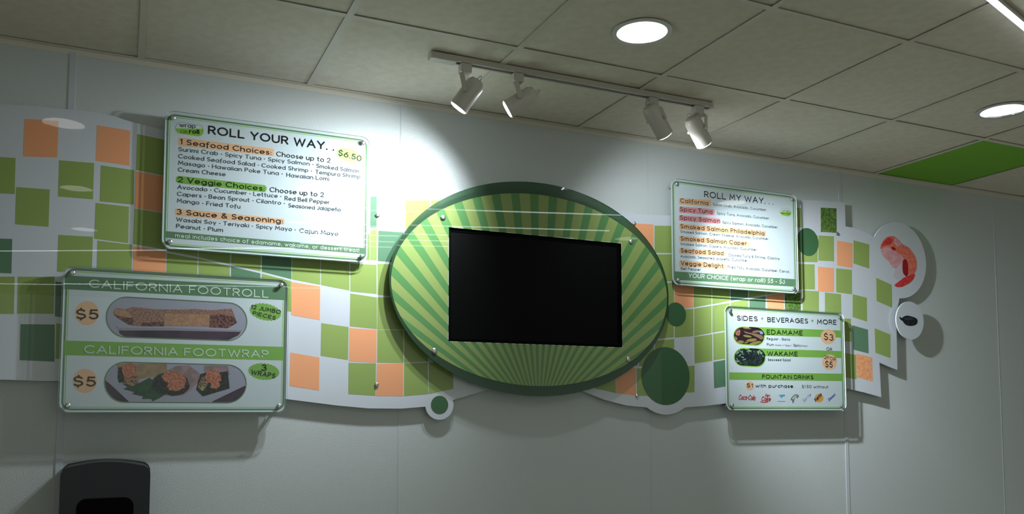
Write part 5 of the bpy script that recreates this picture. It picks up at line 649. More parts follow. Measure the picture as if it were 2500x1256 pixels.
SHRIMP = [('shrimp_coral',1,[(3.7034,2.3487),(3.7061,2.356),(3.71,2.3634),(3.7151,2.371),(3.7215,2.3786),(3.7291,2.3864),(3.737,2.3931),(3.7451,2.3988),(3.7535,2.4034),(3.7622,2.407),(3.7708,2.4098),(3.7795,2.4116),(3.7881,2.4126),(3.7967,2.4127),(3.8052,2.4118),(3.8137,2.4097),(3.8222,2.4066),(3.8307,2.4023),(3.8385,2.3977),(3.8457,2.3927),(3.8523,2.3873),(3.8582,2.3814),(3.8651,2.3766),(3.873,2.3727),(3.8819,2.3698),(3.8918,2.3679),(3.9014,2.3651),(3.9106,2.3613),(3.9194,2.3566),(3.9279,2.3509),(3.9361,2.3445),(3.944,2.3374),(3.9515,2.3296),(3.9587,2.3211),(3.9646,2.312),(3.9692,2.3024),(3.9725,2.2922),(3.9745,2.2814),(3.975,2.2706),(3.9738,2.2596),(3.9711,2.2485),(3.9668,2.2373),(3.96,2.2276),(3.9509,2.2193),(3.9392,2.2124),(3.9252,2.2069),(3.9142,2.2062),(3.9063,2.2102),(3.9013,2.2189),(3.8994,2.2323),(3.8966,2.2453),(3.8928,2.2581),(3.8881,2.2706),(3.8824,2.2828),(3.8751,2.2936),(3.8662,2.3028),(3.8557,2.3106),(3.8436,2.3168),(3.8324,2.322),(3.8221,2.3262),(3.8127,2.3292),(3.8042,2.3313),(3.7966,2.3338),(3.79,2.3369),(3.7844,2.3404),(3.7797,2.3445),(3.774,2.3477),(3.7674,2.3498),(3.7598,2.351),(3.7513,2.3512),(3.7427,2.3501),(3.7341,2.3476),(3.7255,2.3438),(3.7168,2.3386),(3.71,2.3352),(3.7051,2.3335),(3.7021,2.3335),(3.701,2.3352),(3.7008,2.3383),(3.7016,2.3428)]),('shrimp_pink',1,[(3.7168,2.3386),(3.7255,2.3438),(3.7341,2.3476),(3.7427,2.3501),(3.7513,2.3512),(3.7598,2.351),(3.7674,2.3498),(3.774,2.3477),(3.7797,2.3445),(3.7844,2.3404),(3.79,2.3369),(3.7966,2.3338),(3.8042,2.3313),(3.8127,2.3292),(3.8218,2.3261),(3.8315,2.3219),(3.8417,2.3167),(3.8526,2.3103),(3.8607,2.3037),(3.8659,2.2969),(3.8684,2.2899),(3.8681,2.2827),(3.866,2.2762),(3.862,2.2706),(3.8562,2.2656),(3.8486,2.2615),(3.841,2.2569),(3.8334,2.2519),(3.8257,2.2464),(3.8181,2.2405),(3.8106,2.2371),(3.8032,2.2361),(3.7959,2.2376),(3.7887,2.2416),(3.7825,2.2461),(3.7772,2.251),(3.7729,2.2565),(3.7695,2.2625),(3.7648,2.268),(3.7589,2.2729),(3.7518,2.2773),(3.7435,2.2811),(3.7358,2.2854),(3.7287,2.2902),(3.7223,2.2955),(3.7165,2.3013),(3.7119,2.3069),(3.7085,2.3124),(3.7063,2.3178),(3.7053,2.3231),(3.7067,2.3283),(3.7106,2.3335)]),('shrimp_pale',1,[(3.8181,2.2405),(3.8257,2.2464),(3.8334,2.2519),(3.841,2.2569),(3.8486,2.2615),(3.8562,2.2656),(3.8616,2.2651),(3.8648,2.26),(3.8657,2.2502),(3.8645,2.2357),(3.8644,2.2238),(3.8656,2.2144),(3.8679,2.2076),(3.8714,2.2034),(3.8704,2.1988),(3.865,2.194),(3.855,2.1888),(3.8405,2.1834),(3.8279,2.1802),(3.8171,2.179),(3.8081,2.18),(3.8009,2.1831),(3.7961,2.1868),(3.7939,2.1911),(3.7941,2.196),(3.7968,2.2016),(3.7992,2.2071),(3.8012,2.2126),(3.803,2.218),(3.8045,2.2235),(3.8075,2.2291),(3.812,2.2347)]),('shrimp_red',2,[(3.8025,2.1487),(3.8087,2.1522),(3.8153,2.156),(3.8223,2.1603),(3.8296,2.1648),(3.8372,2.1698),(3.8451,2.1748),(3.8533,2.1798),(3.8619,2.1848),(3.8708,2.1899),(3.8797,2.1943),(3.8886,2.198),(3.8974,2.2011),(3.9063,2.2034),(3.9154,2.2061),(3.925,2.209),(3.9348,2.2121),(3.945,2.2155),(3.952,2.2162),(3.9557,2.2142),(3.9561,2.2094),(3.9532,2.202),(3.9491,2.1947),(3.9437,2.1876),(3.9371,2.1807),(3.9293,2.1738),(3.9209,2.1677),(3.9119,2.1622),(3.9023,2.1573),(3.8922,2.1531),(3.883,2.1493),(3.8747,2.1458),(3.8675,2.1428),(3.8612,2.1402),(3.854,2.1381),(3.8459,2.1365),(3.8369,2.1354),(3.827,2.1348),(3.8184,2.1349),(3.8111,2.1358),(3.805,2.1375),(3.8002,2.1398),(3.7982,2.1425),(3.799,2.1454)]),('shrimp_deep',2,[(3.874,2.2906),(3.8778,2.2922),(3.8819,2.2928),(3.8863,2.2925),(3.8909,2.2911),(3.8957,2.2888),(3.8996,2.2839),(3.9026,2.2764),(3.9045,2.2664),(3.9054,2.2539),(3.9058,2.2422),(3.9056,2.2313),(3.9049,2.2214),(3.9036,2.2123),(3.9012,2.2055),(3.8978,2.201),(3.8933,2.1988),(3.8877,2.1988),(3.8824,2.2001),(3.8776,2.2024),(3.8731,2.206),(3.8689,2.2106),(3.8658,2.2166),(3.8636,2.2238),(3.8625,2.2324),(3.8623,2.2423),(3.8625,2.2516),(3.8632,2.2604),(3.8644,2.2687),(3.866,2.2765),(3.8681,2.2827),(3.8708,2.2874)]),('shrimp_deep',2,[(3.7849,2.3523),(3.7898,2.3532),(3.795,2.3532),(3.8005,2.3522),(3.8063,2.3505),(3.8123,2.3478),(3.8159,2.3452),(3.817,2.3426),(3.8156,2.34),(3.8118,2.3375),(3.8081,2.3358),(3.8044,2.3351),(3.8007,2.3352),(3.7971,2.3363),(3.7935,2.3379),(3.7899,2.3401),(3.7863,2.3428),(3.7828,2.3461),(3.7814,2.3488),(3.7821,2.3509)]),('shrimp_red',2,[(3.75,2.3926),(3.76,2.3988),(3.769,2.4023),(3.777,2.4029),(3.7839,2.4008),(3.7898,2.396),(3.7926,2.3906),(3.7924,2.3847),(3.7891,2.3784),(3.7827,2.3716),(3.7751,2.3663),(3.7664,2.3625),(3.7565,2.3601),(3.7456,2.3592),(3.7362,2.3578),(3.7286,2.3558),(3.7226,2.3533),(3.7182,2.3503),(3.7152,2.3493),(3.7134,2.3503),(3.7129,2.3532),(3.7137,2.3582),(3.7156,2.363),(3.7185,2.3677),(3.7225,2.3722),(3.7275,2.3767),(3.7337,2.3815),(3.7412,2.3868)]),('shrimp_pink',2,[(3.822,2.4018),(3.8305,2.398),(3.838,2.3938),(3.8446,2.3892),(3.8503,2.3842),(3.855,2.3787),(3.8563,2.3736),(3.8542,2.3689),(3.8488,2.3647),(3.84,2.3608),(3.8319,2.3591),(3.8245,2.3597),(3.8178,2.3624),(3.8119,2.3673),(3.8078,2.373),(3.8057,2.3796),(3.8054,2.3869),(3.807,2.3952),(3.8103,2.4004),(3.8153,2.4026)])]
PEPPER = [('pepper_dark',1,[(3.7999,1.9685),(3.8025,1.969),(3.8049,1.9687),(3.8072,1.9678),(3.8093,1.9661),(3.8112,1.9637),(3.8137,1.9627),(3.8167,1.9629),(3.8203,1.9645),(3.8243,1.9674),(3.8289,1.9701),(3.834,1.9725),(3.8396,1.9746),(3.8457,1.9765),(3.8528,1.9776),(3.861,1.978),(3.8703,1.9776),(3.8806,1.9765),(3.8905,1.9751),(3.9,1.9735),(3.909,1.9716),(3.9176,1.9695),(3.9246,1.9669),(3.93,1.9637),(3.9337,1.96),(3.9358,1.9557),(3.9365,1.9513),(3.9358,1.9469),(3.9338,1.9425),(3.9305,1.938),(3.926,1.934),(3.9203,1.9306),(3.9135,1.9277),(3.9056,1.9254),(3.8971,1.9238),(3.8879,1.9228),(3.8782,1.9224),(3.8678,1.9227),(3.8588,1.9237),(3.8511,1.9253),(3.8448,1.9275),(3.8397,1.9304),(3.8354,1.9333),(3.8316,1.9363),(3.8286,1.9392),(3.8261,1.9422),(3.8232,1.9449),(3.8199,1.9472),(3.8162,1.9492),(3.812,1.9509),(3.8082,1.953),(3.8049,1.9556),(3.8021,1.9587),(3.7997,1.9623),(3.7985,1.9652),(3.7986,1.9672)]),('pepper_mid',2,[(3.8491,1.9661),(3.8595,1.9672),(3.8698,1.9675),(3.8802,1.9671),(3.8905,1.9658),(3.9008,1.9638),(3.906,1.962),(3.9059,1.9604),(3.9006,1.9591),(3.8902,1.958),(3.8802,1.957),(3.8706,1.9559),(3.8615,1.9549),(3.8528,1.9539),(3.846,1.9539),(3.8408,1.9549),(3.8375,1.9569),(3.8359,1.96),(3.8373,1.9625),(3.8417,1.9645)])]
RAYS = [[(2.0102,1.6483),(1.9836,1.6368),(1.9641,1.6292),(2.1832,1.7641),(2.1632,1.7453),(2.1357,1.7226)],[(1.901,1.6082),(1.8921,1.6057),(1.8837,1.6034),(1.876,1.6013),(1.8687,1.5995),(2.2676,1.8919),(2.2628,1.8796),(2.2572,1.867),(2.2508,1.8541),(2.2434,1.8409)],[(1.8372,1.5922),(1.8319,1.5911),(1.8268,1.59),(1.8219,1.5891),(1.8171,1.5881),(2.2844,1.9934),(2.2845,1.983),(2.2842,1.9724),(2.2834,1.9617),(2.2822,1.9507)],[(1.7955,1.5842),(1.7916,1.5836),(1.7879,1.583),(1.7842,1.5824),(1.7807,1.5819),(2.2669,2.0805),(2.2701,2.0715),(2.273,2.0624),(2.2756,2.0532),(2.2779,2.0437)],[(1.764,1.5795),(1.761,1.5791),(1.758,1.5787),(1.7551,1.5783),(1.7522,1.5779),(2.2265,2.1554),(2.2319,2.1477),(2.237,2.1399),(2.2419,2.132),(2.2466,2.1239)],[(1.7385,1.5763),(1.736,1.5761),(1.7335,1.5758),(1.731,1.5756),(1.7286,1.5753),(2.1699,2.2191),(2.1768,2.2126),(2.1835,2.206),(2.1901,2.1992),(2.1965,2.1924)],[(1.7169,1.5742),(1.7147,1.574),(1.7125,1.5738),(1.7103,1.5737),(1.7082,1.5735),(2.1015,2.2722),(2.1095,2.2668),(2.1174,2.2614),(2.1252,2.2558),(2.1329,2.25)],[(1.6978,1.5727),(1.6959,1.5726),(1.6939,1.5724),(1.692,1.5723),(1.6901,1.5722),(2.0247,2.3154),(2.0335,2.3111),(2.0422,2.3067),(2.0509,2.3022),(2.0594,2.2975)],[(1.6806,1.5717),(1.6788,1.5716),(1.677,1.5715),(1.6752,1.5714),(1.6735,1.5713),(1.9419,2.3492),(1.9512,2.346),(1.9605,2.3426),(1.9698,2.3391),(1.979,2.3355)],[(1.6647,1.5709),(1.663,1.5709),(1.6613,1.5708),(1.6596,1.5708),(1.658,1.5707),(1.8549,2.3743),(1.8646,2.3719),(1.8743,2.3695),(1.884,2.3669),(1.8936,2.3643)],[(1.6496,1.5705),(1.648,1.5704),(1.6464,1.5704),(1.6448,1.5704),(1.6432,1.5703),(1.7652,2.3908),(1.7752,2.3894),(1.7851,2.3878),(1.795,2.3862),(1.8049,2.3845)],[(1.6351,1.5702),(1.6335,1.5702),(1.6319,1.5702),(1.6303,1.5702),(1.6288,1.5702),(1.674,2.3991),(1.6841,2.3986),(1.6942,2.3979),(1.7042,2.3972),(1.7143,2.3964)],[(1.6208,1.5702),(1.6192,1.5702),(1.6177,1.5702),(1.6161,1.5702),(1.6145,1.5703),(1.5824,2.3993),(1.5925,2.3997),(1.6026,2.3999),(1.6127,2.4001),(1.6227,2.4002)],[(1.6065,1.5704),(1.6049,1.5704),(1.6033,1.5704),(1.6017,1.5705),(1.6002,1.5705),(1.4914,2.3915),(1.5013,2.3928),(1.5113,2.3939),(1.5213,2.395),(1.5313,2.3959)],[(1.592,1.5707),(1.5903,1.5708),(1.5887,1.5708),(1.5871,1.5709),(1.5854,1.571),(1.4019,2.3756),(1.4116,2.3777),(1.4214,2.3798),(1.4312,2.3817),(1.441,2.3836)],[(1.5769,1.5713),(1.5752,1.5714),(1.5735,1.5715),(1.5718,1.5716),(1.57,1.5717),(1.3151,2.3513),(1.3245,2.3544),(1.3339,2.3574),(1.3434,2.3602),(1.3529,2.363)],[(1.561,1.5722),(1.5592,1.5723),(1.5573,1.5724),(1.5555,1.5726),(1.5536,1.5727),(1.2324,2.3183),(1.2413,2.3224),(1.2502,2.3263),(1.2592,2.3302),(1.2682,2.3339)],[(1.5438,1.5734),(1.5418,1.5736),(1.5398,1.5737),(1.5377,1.5739),(1.5357,1.5741),(1.1556,2.2762),(1.1637,2.2813),(1.1719,2.2863),(1.1802,2.2911),(1.1886,2.2959)],[(1.5248,1.5751),(1.5226,1.5753),(1.5203,1.5755),(1.518,1.5758),(1.5157,1.576),(1.087,2.2244),(1.0941,2.2306),(1.1013,2.2367),(1.1086,2.2426),(1.1161,2.2484)],[(1.5032,1.5774),(1.5006,1.5777),(1.498,1.578),(1.4953,1.5784),(1.4926,1.5787),(1.0296,2.1624),(1.0353,2.1698),(1.0411,2.177),(1.0471,2.1841),(1.0533,2.191)],[(1.4778,1.5808),(1.4746,1.5812),(1.4715,1.5817),(1.4682,1.5822),(1.4648,1.5827),(0.9876,2.0895),(0.9913,2.0981),(0.9953,2.1065),(0.9995,2.1148),(1.0039,2.123)],[(1.4464,1.5858),(1.4424,1.5865),(1.4383,1.5873),(1.4341,1.5881),(1.4297,1.5889),(0.9672,2.0046),(0.9682,2.0146),(0.9694,2.0244),(0.9711,2.034),(0.973,2.0435)],[(1.4047,1.5942),(1.3991,1.5955),(1.3933,1.5968),(1.3872,1.5983),(1.3807,1.5999),(0.9787,1.9058),(0.9753,1.9175),(0.9726,1.9289),(0.9704,1.9402),(0.9687,1.9512)],[(1.341,1.6109),(1.3312,1.6139),(1.3205,1.6173),(1.3086,1.6213),(1.295,1.6262),(1.0495,1.7836),(1.0363,1.7993),(1.0251,1.8141),(1.0154,1.8283),(1.007,1.842)]]

# ------------------------------------------------------------------ room shell
XL, XR, YR = -3.0, 7.2, -6.9
GRID0, GS = 0.0349, 0.6096
ROW = [0.0, -0.6601]
while ROW[-1] > YR: ROW.append(ROW[-1] - GS)
kx0 = int(math.floor((XL - GRID0) / GS)); kx1 = int(math.ceil((XR - GRID0) / GS))
GX0, GX1 = GRID0 + kx0 * GS, GRID0 + kx1 * GS

floor = MB().box(GX0, GX1, ROW[-1], 0.0, -0.05, 0.0).build('floor', 'floor'); floor['kind'] = 'structure'

wall = setting('wall_back')
seams = [-0.187 + 1.2125 * k for k in range(-3, 8)]
seams = [s for s in seams if GX0 + .1 < s < GX1 - .1]
edges = [GX0] + seams + [GX1]
MB().box(GX0, GX1, 0.004, 0.10, 0.0, ZC + 0.25).build('wall_backing', 'joint_gap', wall)
for a, b in zip(edges[:-1], edges[1:]):
    MB().box(a + 0.0012, b - 0.0012, 0.0, 0.004, 0.0, ZC - 0.012).build('wall_panel', 'wall', wall)
for s in seams:
    wide = abs(s + 0.187) < 0.02 or abs(s - 3.45) < 0.05
    MB().box(s - (0.011 if wide else 0.0035), s + (0.011 if wide else 0.0035), -0.0025 if wide else -0.0012, 0.0, 0.0, ZC - 0.012).build('joint_strip', 'joint', wall, bevel=0.0008)
for nm, x0, x1 in (('wall_left', GX0 - 0.1, GX0), ('wall_right', GX1, GX1 + 0.1)):
    o = MB().box(x0, x1, ROW[-1], 0.1, 0.0, ZC + 0.25).build(nm, 'wall'); o['kind'] = 'structure'

# wall angle that carries the edge of the ceiling
t1 = MB()
t1.box(GX0, GX1, -0.022, 0.0, ZC - 0.0015, ZC); t1.box(GX0, GX1, -0.0015, 0.0, ZC - 0.020, ZC - 0.0015)
o = t1.build('trim_1', 'tee'); o['kind'] = 'structure'

CANS = [(1.5785, -0.955), (-0.265, -0.955), (3.41, -0.955), (-0.265, -2.18), (1.5785, -2.18), (1.5785, -3.40), (3.41, -2.18), (3.41, -3.40), (-0.265, -3.40)]
ceiling = setting('ceiling', (0, 0, ZC))
MB().box(GX0, GX1, ROW[-1], 0.0, ZC + 0.2, ZC + 0.25).build('deck', 'gap', ceiling)
rnd = random.Random(3)
NR = len(ROW)
full_tile = {}
def tile_mesh(w, d, key, holes=(), green=False):
    mb = MB()
    # built in XZ like a panel, then turned flat: x stays, z -> y
    outer = rect(-w / 2, w / 2, -d / 2, d / 2)
    tmp = MB().prism([outer] + list(holes), 0.0, 0.012)
    mb.v = [(v[0], -v[2], v[1]) for v in tmp.v]; mb.f = [tuple(f) for f in tmp.f]; mb.mi = list(tmp.mi)
    return mb
for i in range(kx0, kx1):
    for j in range(NR - 1):
        x0, x1 = GRID0 + i * GS, GRID0 + (i + 1) * GS; y1, y0 = ROW[j], ROW[j + 1]
        cx, cy = (x0 + x1) / 2, (y0 + y1) / 2
        g = 0.0045; w, d = x1 - x0 - 2 * g, y1 - y0 - 2 * g
        hole = [c for c in CANS if x0 < c[0] < x1 and y0 < c[1] < y1]
        green = (i, j) in ((6, 0), (8, 2))
        key = (round(w, 3), round(d, 3), bool(hole), green)
        dz = rnd.uniform(0.0005, 0.0025)
        if not hole and key in full_tile:
            o = full_tile[key].copy(); COL.objects.link(o)
        else:
            hs = [ellipse(c[0] - cx, -(c[1] - cy), 0.088, 0.088, 40) for c in hole]
            mb = tile_mesh(w, d, key, hs)
            o = mb.build('ceiling_tile', 'tile_green' if green else 'tile', ceiling, at=(0, 0, 0))
            if not hole: full_tile[key] = o
        o.parent = ceiling
        o.location = (cx + rnd.uniform(-.0015, .0015), cy + rnd.uniform(-.0015, .0015), 0.002 + dz)
        o.rotation_euler = (rnd.uniform(-.0012, .0012), rnd.uniform(-.0012, .0012), 0)
        if green and not hole: o['label'] = 'bright green ceiling tile'
for i in range(kx0, kx1 + 1):
    x = GRID0 + i * GS
    MB().box(x - .012, x + .012, ROW[-1], -0.022, ZC - .0015, ZC).box(x - .001, x + .001, ROW[-1], -0.022, ZC, ZC + .03).build('ceiling_tee', 'tee', ceiling)
for j in range(1, NR):
    y = ROW[j]
    for i in range(kx0, kx1):
        x0 = GRID0 + i * GS
        MB().box(x0 + .012, x0 + GS - .012, y - .012, y + .012, ZC - .0015, ZC).box(x0 + .012, x0 + GS - .012, y - .001, y + .001, ZC, ZC + .028).build('ceiling_tee', 'tee', ceiling)

# ------------------------------------------------------------------ mural
TVX, TVZ, TVW, TVH = 1.6255, 1.9842, 0.830, 0.4715
MX = xm = (min(p[0] for p in OUTLINE) + max(p[0] for p in OUTLINE)) / 2
mural = thing('mural_panel', 'long white acrylic mural printed with green, orange and teal squares, fixed to the wall', 'mural', (1.6, 0, 1.9))
hole = rect(TVX - .44, TVX + .44, TVZ - .262, TVZ + .262)
MB().prism([OUTLINE, hole], -.030, -.024, 0, 1).build('panel', ['mural_white', 'edge'], mural)
for c, pts in SQUARES:
    mn = {'textured': 'textured', 'orange': 'orange', 'green': 'green', 'teal': 'teal', 'light': 'lime_pale'}[c]
    if c == 'orange' and (pts[0][0] < 0.71 and pts[0][0] > 0.6 and pts[0][1] < 1.75 or pts[0][0] > 3.4 and pts[0][1] < 1.8): mn = 'orange_textured'
    # keep the print off the hole cut for the screen
    x0, x1 = min(p[0] for p in pts), max(p[0] for p in pts); z0, z1 = min(p[1] for p in pts), max(p[1] for p in pts)
    if x1 > TVX - .44 and x0 < TVX + .44 and z1 > TVZ - .262 and z0 < TVZ + .262:
        pts = cut(pts, 0, TVX - .44, True) if x0 < TVX else cut(pts, 0, TVX + .44, False)
        if len(pts) < 3: continue
    MB().prism([pts], -.0304, -.030).build('printed_square', mn, mural)
for (cx, cz, r) in ((2.303, 1.626, .135), (1.1895, 1.489, .0375), (2.3655, 1.917, .057), (3.189, 2.330, .0725)):
    MB().prism([ellipse(cx, cz, r, r, 48)], -.0309, -.030).build('printed_disc', 'circle_green', mural)
o = MB()
for m, l, pts in SHRIMP: pass
mats = []
mb = MB()
for m, l, pts in SHRIMP:
    if m not in mats: mats.append(m)
    mb.face(pts, -.0303 - .0003 * l, mats.index(m))
o = mb.build('printed_shrimp', mats, mural); o['label'] = 'curled red and pink cooked shrimp printed on a white disc'

def inside(p, poly):
    c = False
    for i in range(len(poly)):
        (x0, z0), (x1, z1) = poly[i - 1], poly[i]
        if (z0 > p[1]) != (z1 > p[1]) and p[0] < (x1 - x0) * (p[1] - z0) / (z1 - z0) + x0: c = not c
    return c
def standoff(parent, x, z, y_wall, y_front, r=0.0085, y_from=None):
    """steel barrel from the wall with a domed cap over the sheet"""
    mb = MB()
    if y_front < -.04 and inside((x, z), OUTLINE) and not inside((x, z), hole): y_wall = -.0312
    else: y_wall = -.0030
    mb.lathe((x, y_wall, z), (0, -1, 0), [(0, r * .8), (y_wall - y_front - 0.0002, r * .8)], 16)
    mb.lathe((x, y_front, z), (0, -1, 0), [(0, r), (.005, r), (.0068, r * .8), (.0075, r * .45)], 20)
    return mb.build('standoff', 'steel', parent, smooth=True)
for x, z in ((0.9204, 2.2504), (0.9239, 1.5686), (2.1437, 1.5332), (2.1382, 2.3292), (3.3896, 2.3902)):
    standoff(mural, x, z, 0.0, -.030)

disc = thing('pepper_disc', 'small white round plaque with a dark pepper printed on it, right end of the mural', 'plaque', (3.879, 0, 1.952))
MB().prism([ellipse(3.879, 1.952, .104, .104, 64)], -.055, -.049, 0, 1).build('plate', ['mural_white', 'edge'], disc)
mats = []; mb = MB()
for m, l, pts in PEPPER:
    if m not in mats: mats.append(m)
    mb.face(pts, -.0551 - .0003 * l, mats.index(m))
mb.build('printed_pepper', mats, disc)
MB().cyl((3.92, -.0006, 1.952), (3.92, -.0488, 1.952), .012, 20).build('spacer', 'steel', disc, smooth=True)

# ------------------------------------------------------------------ four menu boards
def menu_board(key, label, cx, cz):
    w, h = .762, .508
    b = thing('menu_board', label, 'menu board', (cx, 0, cz), 'acrylic menu boards on the wall')
    MB().prism([rrect(cx, cz, w, h, .034, 10)], -.0666, -.0606, 0, 1).build('cover_sheet', ['clear_acrylic', 'edge'], b)
    MB().prism([rrect(cx, cz, w - .008, h - .008, .031, 10)], -.0595, -.0535, 0, 1).build('print_sheet', ['paper', 'backing_edge'], b)
    mb = MB(); ribbon(mb, rrect(cx, cz, w - .026, h - .026, .026, 8), .0065, -.05955, closed=True); mb.build('border_line', 'sage', b)
    mb = MB(); ribbon(mb, rrect(cx, cz, w - .041, h - .041, .020, 8), .0024, -.05955, closed=True); mb.build('border_line', 'lime_bright', b)
    for name, body in SIGN_PRINT[key]['print']:
        mb = MB(); mats = []
        if isinstance(body, tuple):
            _, m, lw, lay, pts = body; mats = [m]
            ribbon(mb, pts, lw, -.0595 - .0001 * lay - .00005, closed=True)
        else:
            for q, (m, lay, pts) in enumerate(body):
                if m not in mats: mats.append(m)
                mb.face(pts, -.0595 - .0001 * lay - .000012 * (q % 8), mats.index(m))
        if mb.f: mb.build(name, mats, b)
    for s, x, z, L, cap, ang, wt, m, sl in SIGN_PRINT[key]['text']:
        mb = MB(); lettering(mb, s, x, z, L, cap, ang, wt, sl, -.0603)
        mb.build('lettering', m, b)
    for sx in (-1, 1):
        for sz in (-1, 1):
            standoff(b, cx + sx * .351, cz + sz * .228, 0.0, -.0667, r=.0085)
    return b
menu_board('roll', 'white menu board headed ROLL YOUR WAY, upper left', .4965, 2.300)
menu_board('foot', 'white menu board with two food pictures, headed CALIFORNIA FOOTROLL, lower left', .1885, 1.711)
menu_board('my', 'white menu board headed ROLL MY WAY, upper right of the screen', 2.7055, 2.303)
menu_board('sides', 'white menu board headed SIDES BEVERAGES MORE, lower right', 3.0060, 1.7175)

# ------------------------------------------------------------------ oval surround and screen
oval = thing('oval_surround', 'large green oval acrylic surround with sunburst stripes around the black screen', 'wall decoration', (1.6275, 0, 1.99))
EX, EZ = 1.6275, 1.9895
tv_hole = rect(TVX - TVW / 2, TVX + TVW / 2, TVZ - TVH / 2, TVZ + TVH / 2)
MB().prism([ellipse(EX, EZ, .667, .463, 128), tv_hole], -.074, -.066, 0, 1).build('glass_sheet', ['green_glass', 'edge_dark'], oval)
IX, IZ, IA, IB = 1.6255, 1.9852, .659, .415
MB().prism([ellipse(IX, IZ, IA, IB, 128), tv_hole], -.0744, -.0740).build('printed_oval', 'ray_light', oval)
hx0, hx1, hz0, hz1 = TVX - TVW / 2, TVX + TVW / 2, TVZ - TVH / 2, TVZ + TVH / 2
for ray in RAYS:
    pcs = [cut(ray, 0, hx0, True), cut(ray, 0, hx1, False)]
    mid = cut(cut(ray, 0, hx0, False), 0, hx1, True) if cut(ray, 0, hx0, False) else []
    if mid: pcs += [cut(mid, 1, hz0, True), cut(mid, 1, hz1, False)]
    for pc in pcs:
        if len(pc) >= 3: MB().face(pc, -.0747).build('printed_ray', 'ray_dark', oval)
MB().prism([rect(hx0 - .0015, hx1 + .0015, hz0 - .0015, hz1 + .0015), rect(hx0, hx1, hz0, hz1)], -.0746, -.0660).build('cut_edge', 'edge', oval)
for x, z in ((1.1837, 2.2577), (1.1495, 1.7075), (2.0926, 2.2329), (2.0709, 1.6973)):
    standoff(oval, x, z, 0.0, -.0745, r=.011)

tv = thing('wall_screen', 'wide black flat screen switched off in the middle of the oval', 'screen', (TVX, 0, TVZ))
fr = MB().prism([rect(TVX - .432, TVX + .432, TVZ - .253, TVZ + .253), rect(TVX - .402, TVX + .402, TVZ - .2225, TVZ + .2225)], -.064, -.046)
fr.build('bezel', 'tv_bezel', tv)
MB().box(TVX - .402, TVX + .402, -.060, -.050, TVZ - .2225, TVZ + .2225).build('screen_glass', 'tv_screen', tv)
MB().box(TVX - .43, TVX + .43, -.046, -.012, TVZ - .25, TVZ + .25).build('back_shell', 'tv_bezel', tv)
MB().box(TVX - .2, TVX + .2, -.012, -.0006, TVZ - .15, TVZ + .15).build('wall_mount', 'slot', tv)

# ------------------------------------------------------------------ track and spotlights
TY = -.502
trk = thing('light_track', 'white surface-mounted lighting track on the ceiling', 'light track', (1.6, TY, ZC))
mb = MB()
mb.box(.985, 2.21, TY - .018, TY - .010, ZC - .022, ZC - .0015); mb.box(.985, 2.21, TY + .010, TY + .018, ZC - .022, ZC - .0015)
mb.box(.985, 2.21, TY - .010, TY + .010, ZC - .006, ZC - .0015)
mb.build('rail', 'white_paint', trk)
MB().box(.995, 2.205, TY - .0098, TY + .0098, ZC - .010, ZC - .0065).build('conductor', 'slot', trk)
MB().box(.975, 1.075, TY - .020, TY + .020, ZC - .026, ZC - .0015).build('feed_box', 'white_paint', trk, bevel=.002)
MB().box(2.205, 2.218, TY - .019, TY + .019, ZC - .0235, ZC - .0015).build('end_cap', 'white_paint', trk)

def spotlight(label, ax, cen, d, watts, size, beam=None, Lh=.122):
    d = Vector(d).normalized(); cen = Vector(cen); R = .035
    h = thing('track_spotlight', label, 'spotlight', (ax, TY, ZC - .022), 'white spotlights on the ceiling track')
    MB().box(ax - .021, ax + .021, TY - .017, TY + .017, ZC - .056, ZC - .0225).build('adapter', 'white_paint', h, bevel=.003)
    stem = Vector((ax, TY, ZC - .056)); a = d.cross(Vector((0, 0, 1))).normalized()
    top = Vector((ax, TY, ZC - .067))
    MB().cyl(stem, top, .006, 12).build('stem', 'white_paint', h, smooth=True)
    mb = MB(); gap = R + .006
    up = (top - cen).normalized(); up = (up - a * up.dot(a)).normalized()
    mb.bar(top - a * gap, top + a * gap, .018, .003, up)
    mb.bar(top - a * (gap - .0), cen - a * gap, .018, .003, a); mb.bar(top + a * gap, cen + a * gap, .018, .003, a)
    mb.build('yoke', 'white_paint', h)
    for sgn in (-1, 1):
        MB().cyl(cen + a * sgn * (R - .001), cen + a * sgn * (gap + .006), .006, 12).build('pivot_knob', 'white_paint', h, smooth=True)
    back = cen - d * (Lh / 2)
    barrel = MB().lathe(back, d, [(0, R * .35), (.004, R * .72), (.016, R * .93), (.024, R), (Lh - .004, R), (Lh, R * 1.02), (Lh, R * .93), (Lh - .006, R * .93), (Lh - .012, R * .55)], 40, caps=True).build('barrel', 'white_paint', h, smooth=True)
    # wire loop on the back
    e = a; mb = MB(); pts = [back + e * (.013 * math.cos(math.radians(t))) - d * (.016 * math.sin(math.radians(t))) for t in range(0, 181, 30)]
    for p, q in zip(pts[:-1], pts[1:]): mb.cyl(p, q, .0022, 8)
    mb.build('rear_loop', 'white_paint', barrel, smooth=True)
    MB().lathe(back + d * (Lh - .0055), d, [(0, R * .92), (.0055, R * .93), (.0095, R * .86), (.012, R * .6), (.0130, R * .1)], 32).build('lamp_lens', 'spot_lens', barrel, smooth=True)
    l = bpy.data.lights.new('lamp_light', 'SPOT'); l.energy = watts; l.color = SPOT_COLOR; l.spot_size = math.radians(size); l.spot_blend = 1.0; l.shadow_soft_size = .02
    lo = bpy.data.objects.new('lamp_light', l); COL.objects.link(lo); lo.parent = h
    lo.location = back + d * (Lh + .010) - Vector((ax, TY, ZC - .022)); bd = Vector(beam).normalized() if beam else d; lo.rotation_euler = bd.to_track_quat('-Z', 'Y').to_euler()
    return h
